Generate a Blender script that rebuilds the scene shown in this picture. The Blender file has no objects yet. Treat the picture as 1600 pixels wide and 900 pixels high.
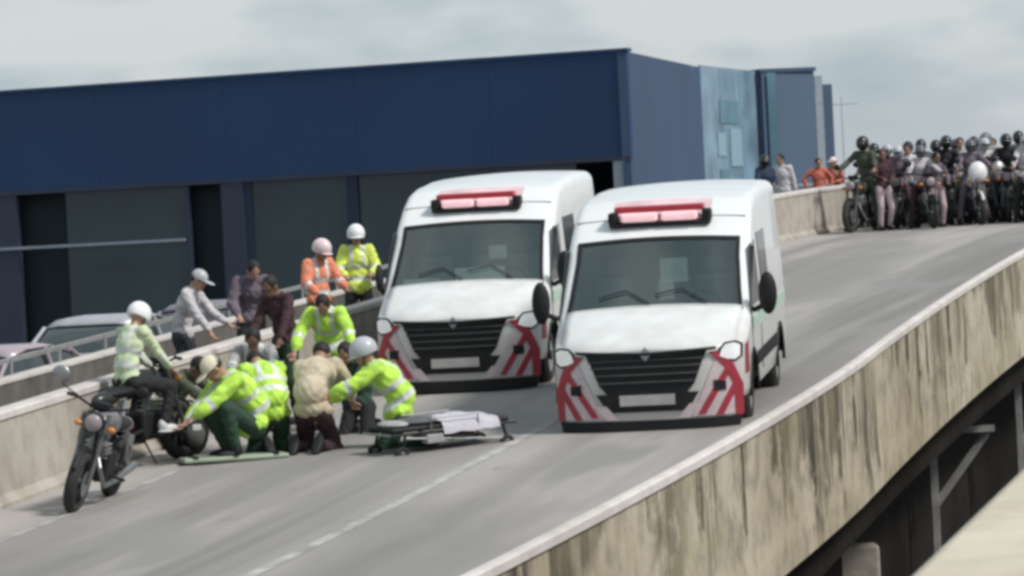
import bpy, bmesh, math, random
import numpy as np
from mathutils import Vector, Matrix
from math import sin, cos, pi, radians, sqrt, exp
random.seed(7)
V = Vector
sc = bpy.context.scene
COL = sc.collection
# ------------------------------------------------------------------ camera
EYE = 8.0                      # eye height above the low ground
F = 6000.0                     # focal length in photograph pixels (1600 wide)
ROLL, PITCH = 0.05, 70.0
cam = bpy.data.objects.new('camera', bpy.data.cameras.new('camera'))
COL.objects.link(cam)
cam.data.sensor_width = 36; cam.data.lens = 36*F/1600
cam.data.clip_start = 0.5; cam.data.clip_end = 6000
cam.matrix_world = Matrix.Translation((0,0,EYE)) @ (Matrix.Rotation(pi/2-math.atan(PITCH/F),4,'X') @ Matrix.Rotation(-ROLL,4,'Z'))
sc.camera = cam
cam.data.dof.use_dof=True; cam.data.dof.focus_distance=42; cam.data.dof.aperture_fstop=8
# ------------------------------------------------------------------ light
SUN = V((0.80,-0.42,1.0)).normalized()
sun = bpy.data.objects.new('sun', bpy.data.lights.new('sun','SUN'))
COL.objects.link(sun)
sun.data.energy = 2.9; sun.data.angle = radians(10); sun.data.color = (1.0,0.965,0.91)
sun.rotation_euler = SUN.to_track_quat('Z','Y').to_euler(); sun.location = (0,0,60)
w = bpy.data.worlds.new('World'); sc.world = w; w.use_nodes = True
nt = w.node_tree; nt.nodes.clear()
def N(t, **k):
    n = nt.nodes.new(t)
    for a,b in k.items(): setattr(n,a,b)
    return n
out = N('ShaderNodeOutputWorld'); bg = N('ShaderNodeBackground'); bg.inputs[1].default_value = 0.1
sky = N('ShaderNodeTexSky', sky_type='NISHITA', sun_disc=False)
sky.sun_elevation = math.asin(SUN.z); sky.sun_rotation = math.atan2(SUN.x, SUN.y); sky.air_density = 1.5; sky.dust_density = 3
tc = N('ShaderNodeTexCoord'); mp = N('ShaderNodeMapping'); mp.inputs['Scale'].default_value = (9,9,26)
no = N('ShaderNodeTexNoise'); no.inputs['Scale'].default_value = 1.0; no.inputs['Detail'].default_value = 4; no.inputs['Roughness'].default_value = .5
cr = N('ShaderNodeValToRGB'); cr.color_ramp.elements[0].position=.42; cr.color_ramp.elements[0].color=(3.3,4.3,4.8,1)
cr.color_ramp.elements[1].position=.60; cr.color_ramp.elements[1].color=(5.8,6.25,6.45,1)
e = cr.color_ramp.elements.new(.5); e.color=(4.1,4.9,5.3,1)
mx = N('ShaderNodeMix', data_type='RGBA'); mx.inputs[0].default_value = .88
L = nt.links.new
L(tc.outputs['Generated'],mp.inputs[0]); L(mp.outputs[0],no.inputs[0]); L(no.outputs[0],cr.inputs[0])
# haze band: the lowest few degrees of the cloud deck are paler
sx = N('ShaderNodeSeparateXYZ'); L(tc.outputs['Generated'],sx.inputs[0])
mr = N('ShaderNodeMapRange'); mr.inputs[1].default_value=0.0; mr.inputs[2].default_value=.05; mr.inputs[3].default_value=.75; mr.inputs[4].default_value=0
L(sx.outputs[2],mr.inputs[0])
hz = N('ShaderNodeMix', data_type='RGBA'); hz.inputs[7].default_value=(5.9,5.9,6.1,1)
L(mr.outputs[0],hz.inputs[0]); L(cr.outputs[0],hz.inputs[6])
L(sky.outputs[0],mx.inputs[6]); L(hz.outputs[2],mx.inputs[7]); L(mx.outputs[2],bg.inputs[0]); L(bg.outputs[0],out.inputs[0])
sc.view_settings.view_transform='Standard'; sc.view_settings.look='None'; sc.view_settings.gamma=1
sc.view_settings.exposure = 0.22; sc.view_settings.use_curve_mapping=False
sc.render.engine='CYCLES'; sc.cycles.use_denoising=True; sc.cycles.max_bounces=6
sc.cycles.pixel_filter_type='BLACKMAN_HARRIS'; sc.cycles.filter_width=3.5   # soft zoom lens

# ------------------------------------------------------------------ pixel <-> world
def pix(px, py, d):
    u, v = px-800, py-450
    u0 = u*cos(ROLL)-v*sin(ROLL); v0 = u*sin(ROLL)+v*cos(ROLL)
    return V((u0*d/F, d, -(v0+PITCH)/F*d))
def zd(y):                                     # road surface height relative to the eye
    if y <= 62: return -4.28+.0545*y
    t = y-62; return -4.28+.0545*62 + .08*t - .0017*t*t
def xl(y):                                     # inner foot of the left wall
    return -4.9+.225*(y-36.7)-.0027*(y-36.7)**2 if y < 36.7 else -4.9+.225*(y-36.7)+.0015*(y-36.7)**2
RW = 8.1
def ground(px, py):                            # where the ray through a pixel meets the road
    a, b = 15.0, 90.0
    for _ in range(50):
        m = (a+b)/2
        if pix(px,py,m).z > zd(m): a = m
        else: b = m
    p = pix(px,py,a); return V((p.x,a,EYE+zd(a)))
def onoff(px, py, off):                        # point at lateral offset from the left wall, under pixel column
    a, b = 20.0, 110.0
    for _ in range(50):
        m = (a+b)/2
        if pix(px,py,m).x > xl(m)+off: a = m
        else: b = m
    return V((xl(a)+off, a, EYE+zd(a)))
SLOPE = math.atan(.0545)
# ------------------------------------------------------------------ materials
MATS = {}
def mat(name, col, rough=.6, metal=0, var=.12, scale=8, bump=0, em=None, coat=0, spec=.5):
    if name in MATS: return MATS[name]
    m = bpy.data.materials.new(name); m.use_nodes=True; t=m.node_tree; b=t.nodes['Principled BSDF']
    b.inputs['Roughness'].default_value=rough; b.inputs['Metallic'].default_value=metal
    b.inputs['Coat Weight'].default_value=coat; b.inputs['Specular IOR Level'].default_value=spec
    c=t.nodes.new('ShaderNodeTexCoord'); n=t.nodes.new('ShaderNodeTexNoise'); n.inputs['Scale'].default_value=scale; n.inputs['Detail'].default_value=5
    t.links.new(c.outputs['Object'],n.inputs[0])
    r=t.nodes.new('ShaderNodeMapRange'); r.inputs[1].default_value=.3; r.inputs[2].default_value=.7; r.inputs[3].default_value=1-var; r.inputs[4].default_value=1+var
    t.links.new(n.outputs[0],r.inputs[0])
    h=t.nodes.new('ShaderNodeVectorMath'); h.operation='SCALE'; h.inputs[0].default_value=col[:3]; t.links.new(r.outputs[0],h.inputs['Scale'])
    t.links.new(h.outputs[0],b.inputs['Base Color'])
    if bump:
        k=t.nodes.new('ShaderNodeBump'); k.inputs['Strength'].default_value=bump; k.inputs['Distance'].default_value=.02
        t.links.new(n.outputs[0],k.inputs['Height']); t.links.new(k.outputs[0],b.inputs['Normal'])
    if em:
        b.inputs['Emission Color'].default_value=(*em[:3],1); b.inputs['Emission Strength'].default_value=em[3]
    MATS[name]=m; return m

def concrete(name, base, dark, pale, streak=.0, moss=.0, smap=(1.0,1.0,.10), big=.35):
    """weathered concrete: patches, long water streaks from the top, mossy tint"""
    m = bpy.data.materials.new(name); m.use_nodes=True; t=m.node_tree; b=t.nodes['Principled BSDF']
    b.inputs['Roughness'].default_value=.9; b.inputs['Specular IOR Level'].default_value=.25
    def A(ty): return t.nodes.new(ty)
    c=A('ShaderNodeTexCoord')
    def noise(scale, det, vec=None, rough=.55):
        n=A('ShaderNodeTexNoise'); n.inputs['Scale'].default_value=scale; n.inputs['Detail'].default_value=det; n.inputs['Roughness'].default_value=rough
        t.links.new(vec or c.outputs['Object'], n.inputs[0]); return n.outputs[0]
    def ramp(src,a,bb):
        r=A('ShaderNodeMapRange'); r.interpolation_type='SMOOTHSTEP'; r.inputs[1].default_value=a; r.inputs[2].default_value=bb; t.links.new(src,r.inputs[0]); return r.outputs[0]
    def mul(x,y):
        r=A('ShaderNodeMath'); r.operation='MULTIPLY'; t.links.new(x,r.inputs[0])
        if isinstance(y,float): r.inputs[1].default_value=y
        else: t.links.new(y,r.inputs[1])
        return r.outputs[0]
    def mix(f,a,bb):
        r=A('ShaderNodeMix'); r.data_type='RGBA'
        if isinstance(f,float): r.inputs[0].default_value=f
        else: t.links.new(f,r.inputs[0])
        for i,x in ((6,a),(7,bb)):
            if isinstance(x,tuple): r.inputs[i].default_value=(*x,1)
            else: t.links.new(x,r.inputs[i])
        return r.outputs[2]
    col=mix(ramp(noise(big,4),.35,.68),base,pale)
    col=mix(mul(ramp(noise(3.5,6),.4,.75),.45),col,dark)
    mp_=A('ShaderNodeMapping'); mp_.inputs['Scale'].default_value=smap; t.links.new(c.outputs['Object'],mp_.inputs[0])
    if streak:
        at=A('ShaderNodeAttribute'); at.attribute_name='h'          # 1 at the wall's top, 0 at its foot
        s=ramp(noise(3.0,7,mp_.outputs[0],.72),.47,.62)
        le=ramp(noise(.55,5,None,.7),.38,.62)
        fade=A('ShaderNodeMath'); fade.operation='MULTIPLY_ADD'; t.links.new(le,fade.inputs[0]); fade.inputs[1].default_value=1.0; t.links.new(at.outputs['Fac'],fade.inputs[2])
        f=ramp(fade.outputs[0],.8,1.25)
        col=mix(mul(mul(s,f),streak),col,dark)
        wide=ramp(noise(1.3,4,mp_.outputs[0],.6),.42,.6); f2=ramp(fade.outputs[0],1.0,1.7); col=mix(mul(mul(wide,f2),.75*streak),col,(dark[0]*1.5,dark[1]*1.5,dark[2]*1.5))
    if moss:
        g=ramp(noise(1.1,5),.45,.7); col=mix(mul(g,moss),col,(base[0]*.68,base[1]*.68,base[2]*.5))
    t.links.new(col,b.inputs['Base Color'])
    k=A('ShaderNodeBump'); k.inputs['Strength'].default_value=.35; k.inputs['Distance'].default_value=.02
    t.links.new(noise(14,8),k.inputs['Height']); t.links.new(k.outputs[0],b.inputs['Normal'])
    MATS[name]=m; return m
# ------------------------------------------------------------------ mesh helper
class MB:
    def __init__(s): s.v=[]; s.f=[]; s.m=[]
    def add(s, vs, fs, mi=0, M=None):
        o=len(s.v)
        s.v += [tuple(M@V(p)) if M else tuple(p) for p in vs]
        s.f += [tuple(i+o for i in f) for f in fs]; s.m += [mi]*len(fs); return s
    def box(s,c,d,mi=0,M=None,rot=None):
        x,y,z=[a/2 for a in d]; vs=[V((i*x,j*y,k*z)) for i in(-1,1) for j in(-1,1) for k in(-1,1)]
        if rot: vs=[rot@p for p in vs]
        vs=[p+V(c) for p in vs]
        return s.add(vs,[(0,1,3,2),(4,6,7,5),(0,4,5,1),(2,3,7,6),(0,2,6,4),(1,5,7,3)],mi,M)
    def tube(s,pts,r,n=8,mi=0,M=None,caps=True,flat=1):
        pts=[V(p) for p in pts]; rs=r if isinstance(r,(list,tuple)) else [r]*len(pts)
        vs=[];fs=[]; up=None
        for i,p in enumerate(pts):
            d=(pts[min(i+1,len(pts)-1)]-pts[max(i-1,0)]).normalized()
            if up is None: up=V((0,0,1)) if abs(d.z)<.9 else V((1,0,0))
            a=d.cross(up)
            if a.length<1e-4: a=d.orthogonal()
            a.normalize(); up=a.cross(d).normalized()
            for k in range(n):
                th=2*pi*k/n; vs.append(p+(a*cos(th)+up*sin(th)*flat)*rs[i])
        for i in range(len(pts)-1):
            for k in range(n):
                k2=(k+1)%n; fs.append((i*n+k,i*n+k2,(i+1)*n+k2,(i+1)*n+k))
        if caps: fs.append(tuple(range(n))[::-1]); fs.append(tuple((len(pts)-1)*n+k for k in range(n)))
        return s.add(vs,fs,mi,M)
    def ell(s,c,r,B=None,n=12,mi=0,M=None,z0=-1,z1=1):
        """ellipsoid; B = 3x3 basis; z0..z1 part of it along its own z"""
        m=max(5,n//2+2); vs=[];fs=[]; t0=math.acos(max(-1,min(1,z1))); t1=math.acos(max(-1,min(1,z0)))
        for i in range(m+1):
            th=t0+(t1-t0)*i/m
            for k in range(n):
                ph=2*pi*k/n; p=V((r[0]*sin(th)*cos(ph),r[1]*sin(th)*sin(ph),r[2]*cos(th)))
                vs.append((B@p if B else p)+V(c))
        for i in range(m):
            for k in range(n): k2=(k+1)%n; fs.append((i*n+k,(i+1)*n+k,(i+1)*n+k2,i*n+k2))
        fs.append(tuple(range(n))); fs.append(tuple(m*n+k for k in range(n))[::-1])
        return s.add(vs,fs,mi,M)
    def cone(s,a,b,ra,rb,n=10,mi=0):
        """round cone (limb)"""
        a=V(a);b=V(b); d=(b-a); 
        if d.length<1e-5: d=V((0,0,1e-3))
        dn=d.normalized(); pts=[];rs=[]
        for t in (-1,-.8,-.45,0): pts.append(a+dn*ra*t*.98); rs.append(max(.002,ra*sqrt(max(0,1-t*t*.98))))
        for t in (.5,): pts.append(a+d*t); rs.append((ra+rb)/2)
        for t in (0,.45,.8,1): pts.append(b+dn*rb*t*.98); rs.append(max(.002,rb*sqrt(max(0,1-t*t*.98))))
        return s.tube(pts,rs,n,mi)
    def torus(s,c,R,r,axis='X',n=32,k=10,mi=0,a0=0,a1=2*pi,M=None):
        full=abs(a1-a0-2*pi)<1e-6; vs=[];fs=[]; nn=n if full else n+1
        for i in range(nn):
            a=a0+(a1-a0)*i/n
            for j in range(k):
                b=2*pi*j/k; q=R+r*cos(b); h=r*sin(b)
                p={'X':(h,q*cos(a),q*sin(a)),'Y':(q*cos(a),h,q*sin(a)),'Z':(q*cos(a),q*sin(a),h)}[axis]
                vs.append(V(p)+V(c))
        for i in range(n):
            i2=(i+1)%nn
            for j in range(k): j2=(j+1)%k; fs.append((i*k+j,i2*k+j,i2*k+j2,i*k+j2))
        return s.add(vs,fs,mi,M)
    def disc(s,c,R,h,axis='X',n=28,mi=0):
        d={'X':V((1,0,0)),'Y':V((0,1,0)),'Z':V((0,0,1))}[axis]; c=V(c)
        return s.tube([c-d*h/2,c+d*h/2],R,n,mi)
    def mesh(s,name,mats):
        me=bpy.data.meshes.new(name); me.from_pydata(s.v,[],s.f)
        for m in mats: me.materials.append(m)
        me.polygons.foreach_set('material_index',s.m)
        bm=bmesh.new(); bm.from_mesh(me); bmesh.ops.recalc_face_normals(bm,faces=bm.faces); bm.to_mesh(me); bm.free()
        me.update(); return me
    def build(s,name,m,parent=None,smooth=False,bevel=0,label=None,angle=35):
        ms=m if isinstance(m,(list,tuple)) else [m]
        me=s.mesh(name,ms); return link(name,me,parent,smooth,bevel,label,angle)
def link(name,me,parent=None,smooth=False,bevel=0,label=None,angle=35):
    o=bpy.data.objects.new(name,me); COL.objects.link(o)
    if parent: o.parent=parent
    if smooth:
        me.polygons.foreach_set('use_smooth',[True]*len(me.polygons))
        try: me.set_sharp_from_angle(angle=radians(angle))
        except Exception: pass
    if bevel:
        b=o.modifiers.new('bevel','BEVEL'); b.width=bevel; b.segments=2; b.limit_method='ANGLE'; b.angle_limit=radians(40)
    if label: o['label']=label
    return o
def tag(o,label=None,cat=None,group=None,kind=None):
    if label: o['label']=label
    if cat: o['category']=cat
    if group: o['group']=group
    if kind: o['kind']=kind
    return o
def thing(name,label,cat,loc=(0,0,0),rot=(0,0,0),group=None):
    o=bpy.data.objects.new(name,None); COL.objects.link(o); o.location=loc; o.rotation_euler=rot
    o.empty_display_size=.2
    return tag(o,label,cat,group)
def dup(o,parent=None):
    c=o.copy(); COL.objects.link(c); c.parent=parent
    for ch in list(o.children): dup(ch,c)
    return c

# ------------------------------------------------------------------ material set
C_ROAD = None
def road_material():
    m=bpy.data.materials.new('road surface'); m.use_nodes=True; t=m.node_tree; b=t.nodes['Principled BSDF']; b.inputs['Roughness'].default_value=.85
    def A(ty): return t.nodes.new(ty)
    uv=A('ShaderNodeUVMap')
    def noise(sc_,loc,det=5,rough=.55):
        mp_=A('ShaderNodeMapping'); mp_.inputs['Scale'].default_value=sc_; mp_.inputs['Location'].default_value=loc; t.links.new(uv.outputs[0],mp_.inputs[0])
        n=A('ShaderNodeTexNoise'); n.inputs['Scale'].default_value=1; n.inputs['Detail'].default_value=det; n.inputs['Roughness'].default_value=rough; t.links.new(mp_.outputs[0],n.inputs[0]); return n.outputs[0]
    def ramp(src,a,bb):
        r=A('ShaderNodeMapRange'); r.interpolation_type='SMOOTHSTEP'; r.inputs[1].default_value=a; r.inputs[2].default_value=bb; t.links.new(src,r.inputs[0]); return r.outputs[0]
    def mix(f,a,bb):
        r=A('ShaderNodeMix'); r.data_type='RGBA'
        t.links.new(f,r.inputs[0])
        for i,x in ((6,a),(7,bb)):
            if isinstance(x,tuple): r.inputs[i].default_value=(*x,1)
            else: t.links.new(x,r.inputs[i])
        return r.outputs[2]
    col=mix(ramp(noise((.5,.12,1),(0,0,0)),.35,.65),(.235,.22,.213),(.36,.335,.32))
    # wheel tracks run along the lane (v axis)
    tr=ramp(noise((1.1,.025,1),(3,0,0),3),.42,.68); col=mix(tr,col,(.195,.183,.178))
    col=mix(ramp(noise((2.4,.5,1),(9,5,0),7,.65),.6,.8),col,(.17,.16,.155))
    col=mix(ramp(noise((.9,.22,1),(4,31,0),2,.3),.60,.70),col,(.24,.227,.222))
    col=mix(ramp(noise((30,30,1),(0,0,0),2),.2,.9),col,(.27,.26,.25)) if False else col
    # dusty verge close to both walls
    sp=A('ShaderNodeSeparateXYZ'); t.links.new(uv.outputs[0],sp.inputs[0])
    e1=ramp(sp.outputs[0],1.2,.35); col=mix(e1,col,(.37,.34,.325))
    t.links.new(col,b.inputs['Base Color'])
    k=A('ShaderNodeBump'); k.inputs['Strength'].default_value=.4; k.inputs['Distance'].default_value=.01
    t.links.new(noise((60,60,1),(0,0,0),4),k.inputs['Height']); t.links.new(k.outputs[0],b.inputs['Normal'])
    return m
M_ROAD=road_material()
M_WALLIN=concrete('inner wall concrete',(.37,.335,.295),(.19,.16,.14),(.46,.42,.375),streak=.3,moss=.15)
M_WALLOUT=concrete('outer wall concrete',(.37,.315,.235),(.045,.038,.030),(.49,.435,.345),streak=1.0,moss=.45)
M_COPE=concrete('coping concrete',(.54,.495,.475),(.34,.305,.285),(.63,.58,.56))
M_BARR=concrete('dark barrier concrete',(.13,.12,.11),(.06,.056,.05),(.18,.165,.15),streak=.4,moss=.2)
M_UNDER=concrete('shade-dark concrete',(.015,.013,.0125),(.008,.0075,.007),(.026,.023,.021))  # shade under the deck is put into this near-black colour
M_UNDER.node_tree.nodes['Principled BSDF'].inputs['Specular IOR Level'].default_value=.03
M_NEAR=concrete('near wall concrete',(.52,.46,.36),(.36,.31,.24),(.60,.54,.44),moss=.3)
M_PAINT=mat('worn white road paint',(.37,.355,.34),.9,var=.32,scale=3.5)
M_GROUND=mat('low ground',(.09,.085,.078),.95,var=.3,scale=.6,bump=.3)
M_SERV=mat('service road asphalt',(.10,.098,.095),.9,var=.2,scale=1.3)
M_STEEL=mat('galvanised steel',(.38,.38,.38),.5,.5,var=.15)
M_BLACK=mat('black plastic',(.012,.012,.014),.6,spec=.3)
M_RUBBER=mat('tyre rubber',(.022,.022,.022),.8)
M_CHROME=mat('bare metal',(.30,.30,.32),.4,.8)
M_WHITE=mat('white van paint',(.76,.77,.77),.32,var=.03,scale=1.5,coat=.4)
M_GLASSD=mat('dark vehicle glass',(.02,.028,.028),.08,spec=.8,var=.05)
M_PINK=mat('pale pink reflective film',(.54,.45,.47),.4,var=.1)
M_RED=mat('red reflective film',(.33,.035,.055),.4,var=.12)
M_ROOFGLOW=mat('pink beacon glow on roof',(.68,.48,.51),.5,var=.2,scale=2)  # glow of the light bar, put into a roof patch's colour
M_SKIN=mat('skin',(.36,.21,.15),.55,var=.06)
M_SKIND=mat('darker skin',(.20,.11,.075),.55,var=.06)
M_LIP=mat('lips',(.30,.12,.10),.5)
M_EYE=mat('eye',(.05,.04,.035),.2)
M_REFL=mat('silver reflective tape',(.62,.64,.62),.35,var=.05)
def cloth(n,c,var=.16,scale=9): return mat(n,c,.85,var=var,scale=scale,bump=.5)
C_NEON=cloth('neon yellow green cloth',(.44,.70,.09),var=.3); C_NEON2=cloth('neon yellow cloth',(.68,.78,.14))
C_PALEHV=cloth('faded hi-vis cloth',(.52,.60,.40)); C_NAVY=cloth('navy cloth',(.02,.024,.035)); C_BLK=cloth('black cloth',(.014,.014,.016))
C_DGREEN=cloth('dark green cloth',(.02,.05,.03)); C_ORANGE=cloth('orange cloth',(.72,.25,.15)); C_BEIGE=cloth('beige cloth',(.52,.44,.33))
C_GREY=cloth('grey cloth',(.33,.33,.33)); C_PALE=cloth('pale grey cloth',(.50,.47,.49)); C_MAROON=cloth('maroon cloth',(.045,.018,.024)); C_WHITE=cloth('white cloth',(.70,.69,.70))
C_OLIVE=cloth('olive cloth',(.06,.075,.05)); C_PURP=cloth('plum grey cloth',(.14,.11,.14)); C_RED=cloth('red cloth',(.46,.13,.09)); C_DBLUE=cloth('dark blue cloth',(.02,.035,.07)); C_PINK=cloth('pink cloth',(.44,.34,.37))
H_WHITE=mat('white helmet shell',(.78,.78,.80),.3,coat=.3,var=.03); H_GREY=mat('grey helmet shell',(.42,.43,.46),.35,var=.05); H_PINK=mat('pink white helmet shell',(.74,.58,.60),.35,var=.05)
H_BLACK=mat('black helmet shell',(.015,.016,.017),.3); M_HAIR=mat('dark hair',(.012,.009,.008),.7)
# ------------------------------------------------------------------ road, walls
def strip(name, prof, y0, y1, m, step=1.0, zf=None, xf=xl, uv=False, harr=None, smooth=False):
    """sweep a cross-section [(offset, height)] along the road"""
    n=int((y1-y0)/step)+1; ys=[y0+(y1-y0)*i/(n-1) for i in range(n)]; k=len(prof)
    vs=[];fs=[];h=[]
    hs=[p[1] for p in prof]; lo,hi=min(hs),max(hs)
    for y in ys:
        dx=(xf(y+.1)-xf(y-.1))/.2; nx=V((1,-dx,0)).normalized()
        for (o,z) in prof:
            p=V((xf(y),y,0))+V((nx.x,nx.y,0))*(o*1/sqrt(1+dx*dx)*1.03)
            vs.append((p.x,p.y,EYE+(zf or zd)(y)+z)); h.append((z-lo)/max(hi-lo,1e-3))
    closed = prof[0]!=prof[-1] and len(prof)>2
    for i in range(n-1):
        for j in range(k if closed else k-1):
            j2=(j+1)%k; fs.append((i*k+j,i*k+j2,(i+1)*k+j2,(i+1)*k+j))
    if closed: fs.append(tuple(range(k))); fs.append(tuple((n-1)*k+j for j in range(k))[::-1])
    me=bpy.data.meshes.new(name); me.from_pydata(vs,[],fs); me.materials.append(m)
    a=me.attributes.new('h','FLOAT','POINT'); a.data.foreach_set('value',h)
    if uv:
        u=me.uv_layers.new(name='UVMap')
        for lo_ in me.loops:
            i,j=divmod(lo_.vertex_index,k); u.data[lo_.index].uv=(prof[j][0],ys[i])
    bm=bmesh.new(); bm.from_mesh(me); bmesh.ops.recalc_face_normals(bm,faces=bm.faces); bm.to_mesh(me); bm.free()
    return me
def strip_obj(name,*a,parent=None,smooth=False,**k):
    return link(name,strip(name,*a,**k),parent,smooth)
Y0,Y1=10,100
tag(strip_obj('road',[(-.02+RW*i/16,0) for i in range(17)]+[(RW,-.22),(-.02,-.22)],Y0,Y1,M_ROAD,uv=True),kind='structure')
tag(strip_obj('road_marking',[(3.96,.004),(4.08,.004)],Y0,47,M_PAINT),kind='structure')
tag(strip_obj('road_marking',[(.80,.004),(.90,.004)],Y0,Y1,mat('faded edge line paint',(.33,.31,.295),.9,var=.3,scale=3)),kind='structure')
# right parapet
rp=thing('parapet_wall','long stained concrete wall with dark streaks along the near side of the flyover','wall')
strip_obj('wall_face',[(RW,-.25),(RW,.0),(RW,.96),(RW+.06,.96),(RW+.07,.1),(RW+.08,-.05),(RW+.08,-.25)],Y0,Y1,M_WALLOUT,parent=rp,step=.8)
strip_obj('coping',[(RW-.02,.962),(RW-.02,1.03),(RW,1.045),(RW+.06,1.045),(RW+.08,1.03),(RW+.08,.975)],Y0,Y1,M_COPE,parent=rp)
# left wall and the narrow footway behind it
lp=thing('parapet_wall','pale concrete wall on the far side of the road behind the helpers','wall')
strip_obj('wall_face',[(0,-.3),(.0,.04),(-.06,.12),(-.10,.82),(-.28,.82),(-.30,-.3)],Y0,Y1,M_WALLIN,parent=lp)
strip_obj('coping',[(-.08,.822),(-.08,.88),(-.10,.90),(-.28,.90),(-.30,.88),(-.30,.822)],Y0,Y1,M_COPE,parent=lp)
tag(strip_obj('footway',[(-.33,0),(-2.1,0),(-2.1,-.3),(-.33,-.3)],Y0,Y1,M_SERV),kind='structure')
b2=thing('barrier','dark concrete barrier with thin steel rails behind the pale wall','barrier')
strip_obj('barrier_face',[(-2.103,-.3),(-2.103,.70),(-2.33,.70),(-2.35,-.3)],Y0,Y1,M_BARR,parent=b2)
strip_obj('barrier_cap',[(-2.09,.703),(-2.09,.735),(-2.35,.735),(-2.35,.703)],Y0,Y1,M_COPE,parent=b2)
strip_obj('rail',[(-2.20,.90),(-2.20,.95),(-2.25,.95),(-2.25,.90)],Y0,Y1,M_STEEL,parent=b2)
pm=MB().tube([(0,0,0),(0,0,.17)],.018,8).mesh('rail_post',[M_STEEL])
for i in range(40):
    y=28+i*1.5; o=link('rail_post',pm,b2); o.location=(xl(y)-2.22*1.0,y,EYE+zd(y)+.74)
tag(strip_obj('service_road',[(-2.36,0),(-14,0),(-14,-.3),(-2.36,-.3)],Y0,Y1,M_SERV,zf=lambda y: zd(min(y,58))-1.05),kind='structure')
# below the deck
g=MB(); g.add([(-900,-50,0),(900,-50,0),(900,2500,0),(-900,2500,0)],[(0,1,2,3)]); tag(g.build('ground',M_GROUND),kind='structure')
rw_=thing('retaining_wall','wall under the flyover edge with dark shade put into its colour','wall')
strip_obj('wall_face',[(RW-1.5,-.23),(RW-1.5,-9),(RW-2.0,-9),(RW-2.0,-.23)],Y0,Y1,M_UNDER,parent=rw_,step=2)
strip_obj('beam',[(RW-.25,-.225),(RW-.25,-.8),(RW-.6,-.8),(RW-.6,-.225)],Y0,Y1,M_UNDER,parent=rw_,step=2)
br0=None
BP=[('steel post with a diagonal brace under the flyover, nearer of two',1457,700,49),('steel bracket post under the flyover at the right edge of the picture',1590,612,54)]
M_POST=mat('weathered grey steel',(.22,.215,.21),.7,var=.3,scale=4)
for lab,px,py,d in BP:
    p=pix(px,py,d); o=thing('bracket_post',lab,'post',(p.x,p.y,0),group='bracket posts under the flyover')
    top=EYE+p.z+.25
    MB().box((0,0,top/2),(.10,.10,top)).box((0,0,.03),(.34,.34,.06)).build('post',M_POST,o,bevel=.008)
    MB().tube([(0,0,top-1.0),(.72,.12,top-.1)],.05,4).build('brace',M_POST,o)
    MB().box((.38,.06,top-.04),(.86,.1,.08)).build('arm',M_POST,o)
p=pix(1332,852,44.3); o=thing('pillar','short pale concrete pillar standing in the dark under the flyover','pillar',(p.x,p.y,0))
MB().box((0,0,(EYE+p.z)/2),(.58,.5,EYE+p.z)).build('shaft',M_WALLIN,o,bevel=.03); MB().box((0,0,.15),(.9,.8,.3)).build('footing',M_WALLIN,o,bevel=.02)
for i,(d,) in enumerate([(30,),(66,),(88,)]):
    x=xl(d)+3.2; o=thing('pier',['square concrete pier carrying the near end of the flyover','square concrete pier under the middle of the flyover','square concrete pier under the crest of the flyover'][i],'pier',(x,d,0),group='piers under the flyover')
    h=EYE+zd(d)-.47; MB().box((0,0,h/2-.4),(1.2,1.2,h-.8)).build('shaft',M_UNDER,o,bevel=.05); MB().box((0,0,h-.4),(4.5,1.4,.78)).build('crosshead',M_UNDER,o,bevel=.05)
# near parapet (photographer's side), lower right corner
a=pix(1600,725,15.6); b=pix(1415,900,10.9); dn=(a-b).normalized(); sd=V((dn.y,-dn.x,0)).normalized()
nb=thing('parapet_wall','smooth sunlit concrete wall top in the lower right corner of the picture','wall',(0,0,0))
m1=MB(); m2=MB(); A0=b-dn*6; B0=a+dn*30
def sweep(mb,prof):
    vs=[]
    for q in (A0,B0):
        for (o_,z) in prof: r=q+sd*o_; vs.append((r.x,r.y,EYE+r.z+z))
    k=len(prof); mb.add(vs,[(j,(j+1)%k,k+(j+1)%k,k+j) for j in range(k)]+[tuple(range(k)),tuple(range(k,2*k))])
sweep(m1,[(.02,-.075),(.02,-1.5),(.50,-1.5),(.50,-.075)]); sweep(m2,[(0,-.072),(0,-.02),(.04,0),(.5,.02),(.53,0),(.53,-.072)])
m1.build('wall_face',M_NEAR,nb); m2.build('coping',M_NEAR,nb)
# ------------------------------------------------------------------ buildings
M_NAVY=mat('navy cladding',(.013,.045,.125),.7,var=.10,scale=.12)
M_NAVYLIT=mat('sky-lit navy cladding',(.045,.076,.145),.7,var=.08,scale=.15)  # navy cladding of the side face, its sky light put into the colour
M_GLZ=mat('green grey glazing',(.033,.052,.064),.3,var=.15,scale=.3)
M_DARK=mat('dark opening',(.010,.018,.026),.8)
M_PIL=mat('grey navy pillar cladding',(.03,.042,.075),.6)
M_TRIM=mat('pale aluminium trim',(.28,.32,.38),.5)
M_TEAL=mat('pale teal curtain glass',(.19,.29,.38),.3,var=.35,scale=.5)
M_TEALD=mat('dark teal glass',(.12,.22,.28),.3,var=.2,scale=.6)
M_SLATE=mat('blue grey cladding',(.085,.13,.20),.7,var=.1,scale=.2)
C0=V((pix(977,75,133).x,133,0)); TOPZ=EYE+pix(977,75,133).z
Lp=pix(0,140,141.5); Ld=(V((Lp.x,Lp.y,0))-C0).normalized(); LN=V((-Ld.y,Ld.x,0))      # along the front; into the building?
if LN.y<0: LN=-LN
def tfront(px):
    a,b=-5,60
    for _ in range(40):
        m=(a+b)/2; p=C0+Ld*m
        # column at mid height
        q=pix(px,300,p.y)
        if p.x>q.x: a=m
        else: b=m
    return a
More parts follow.
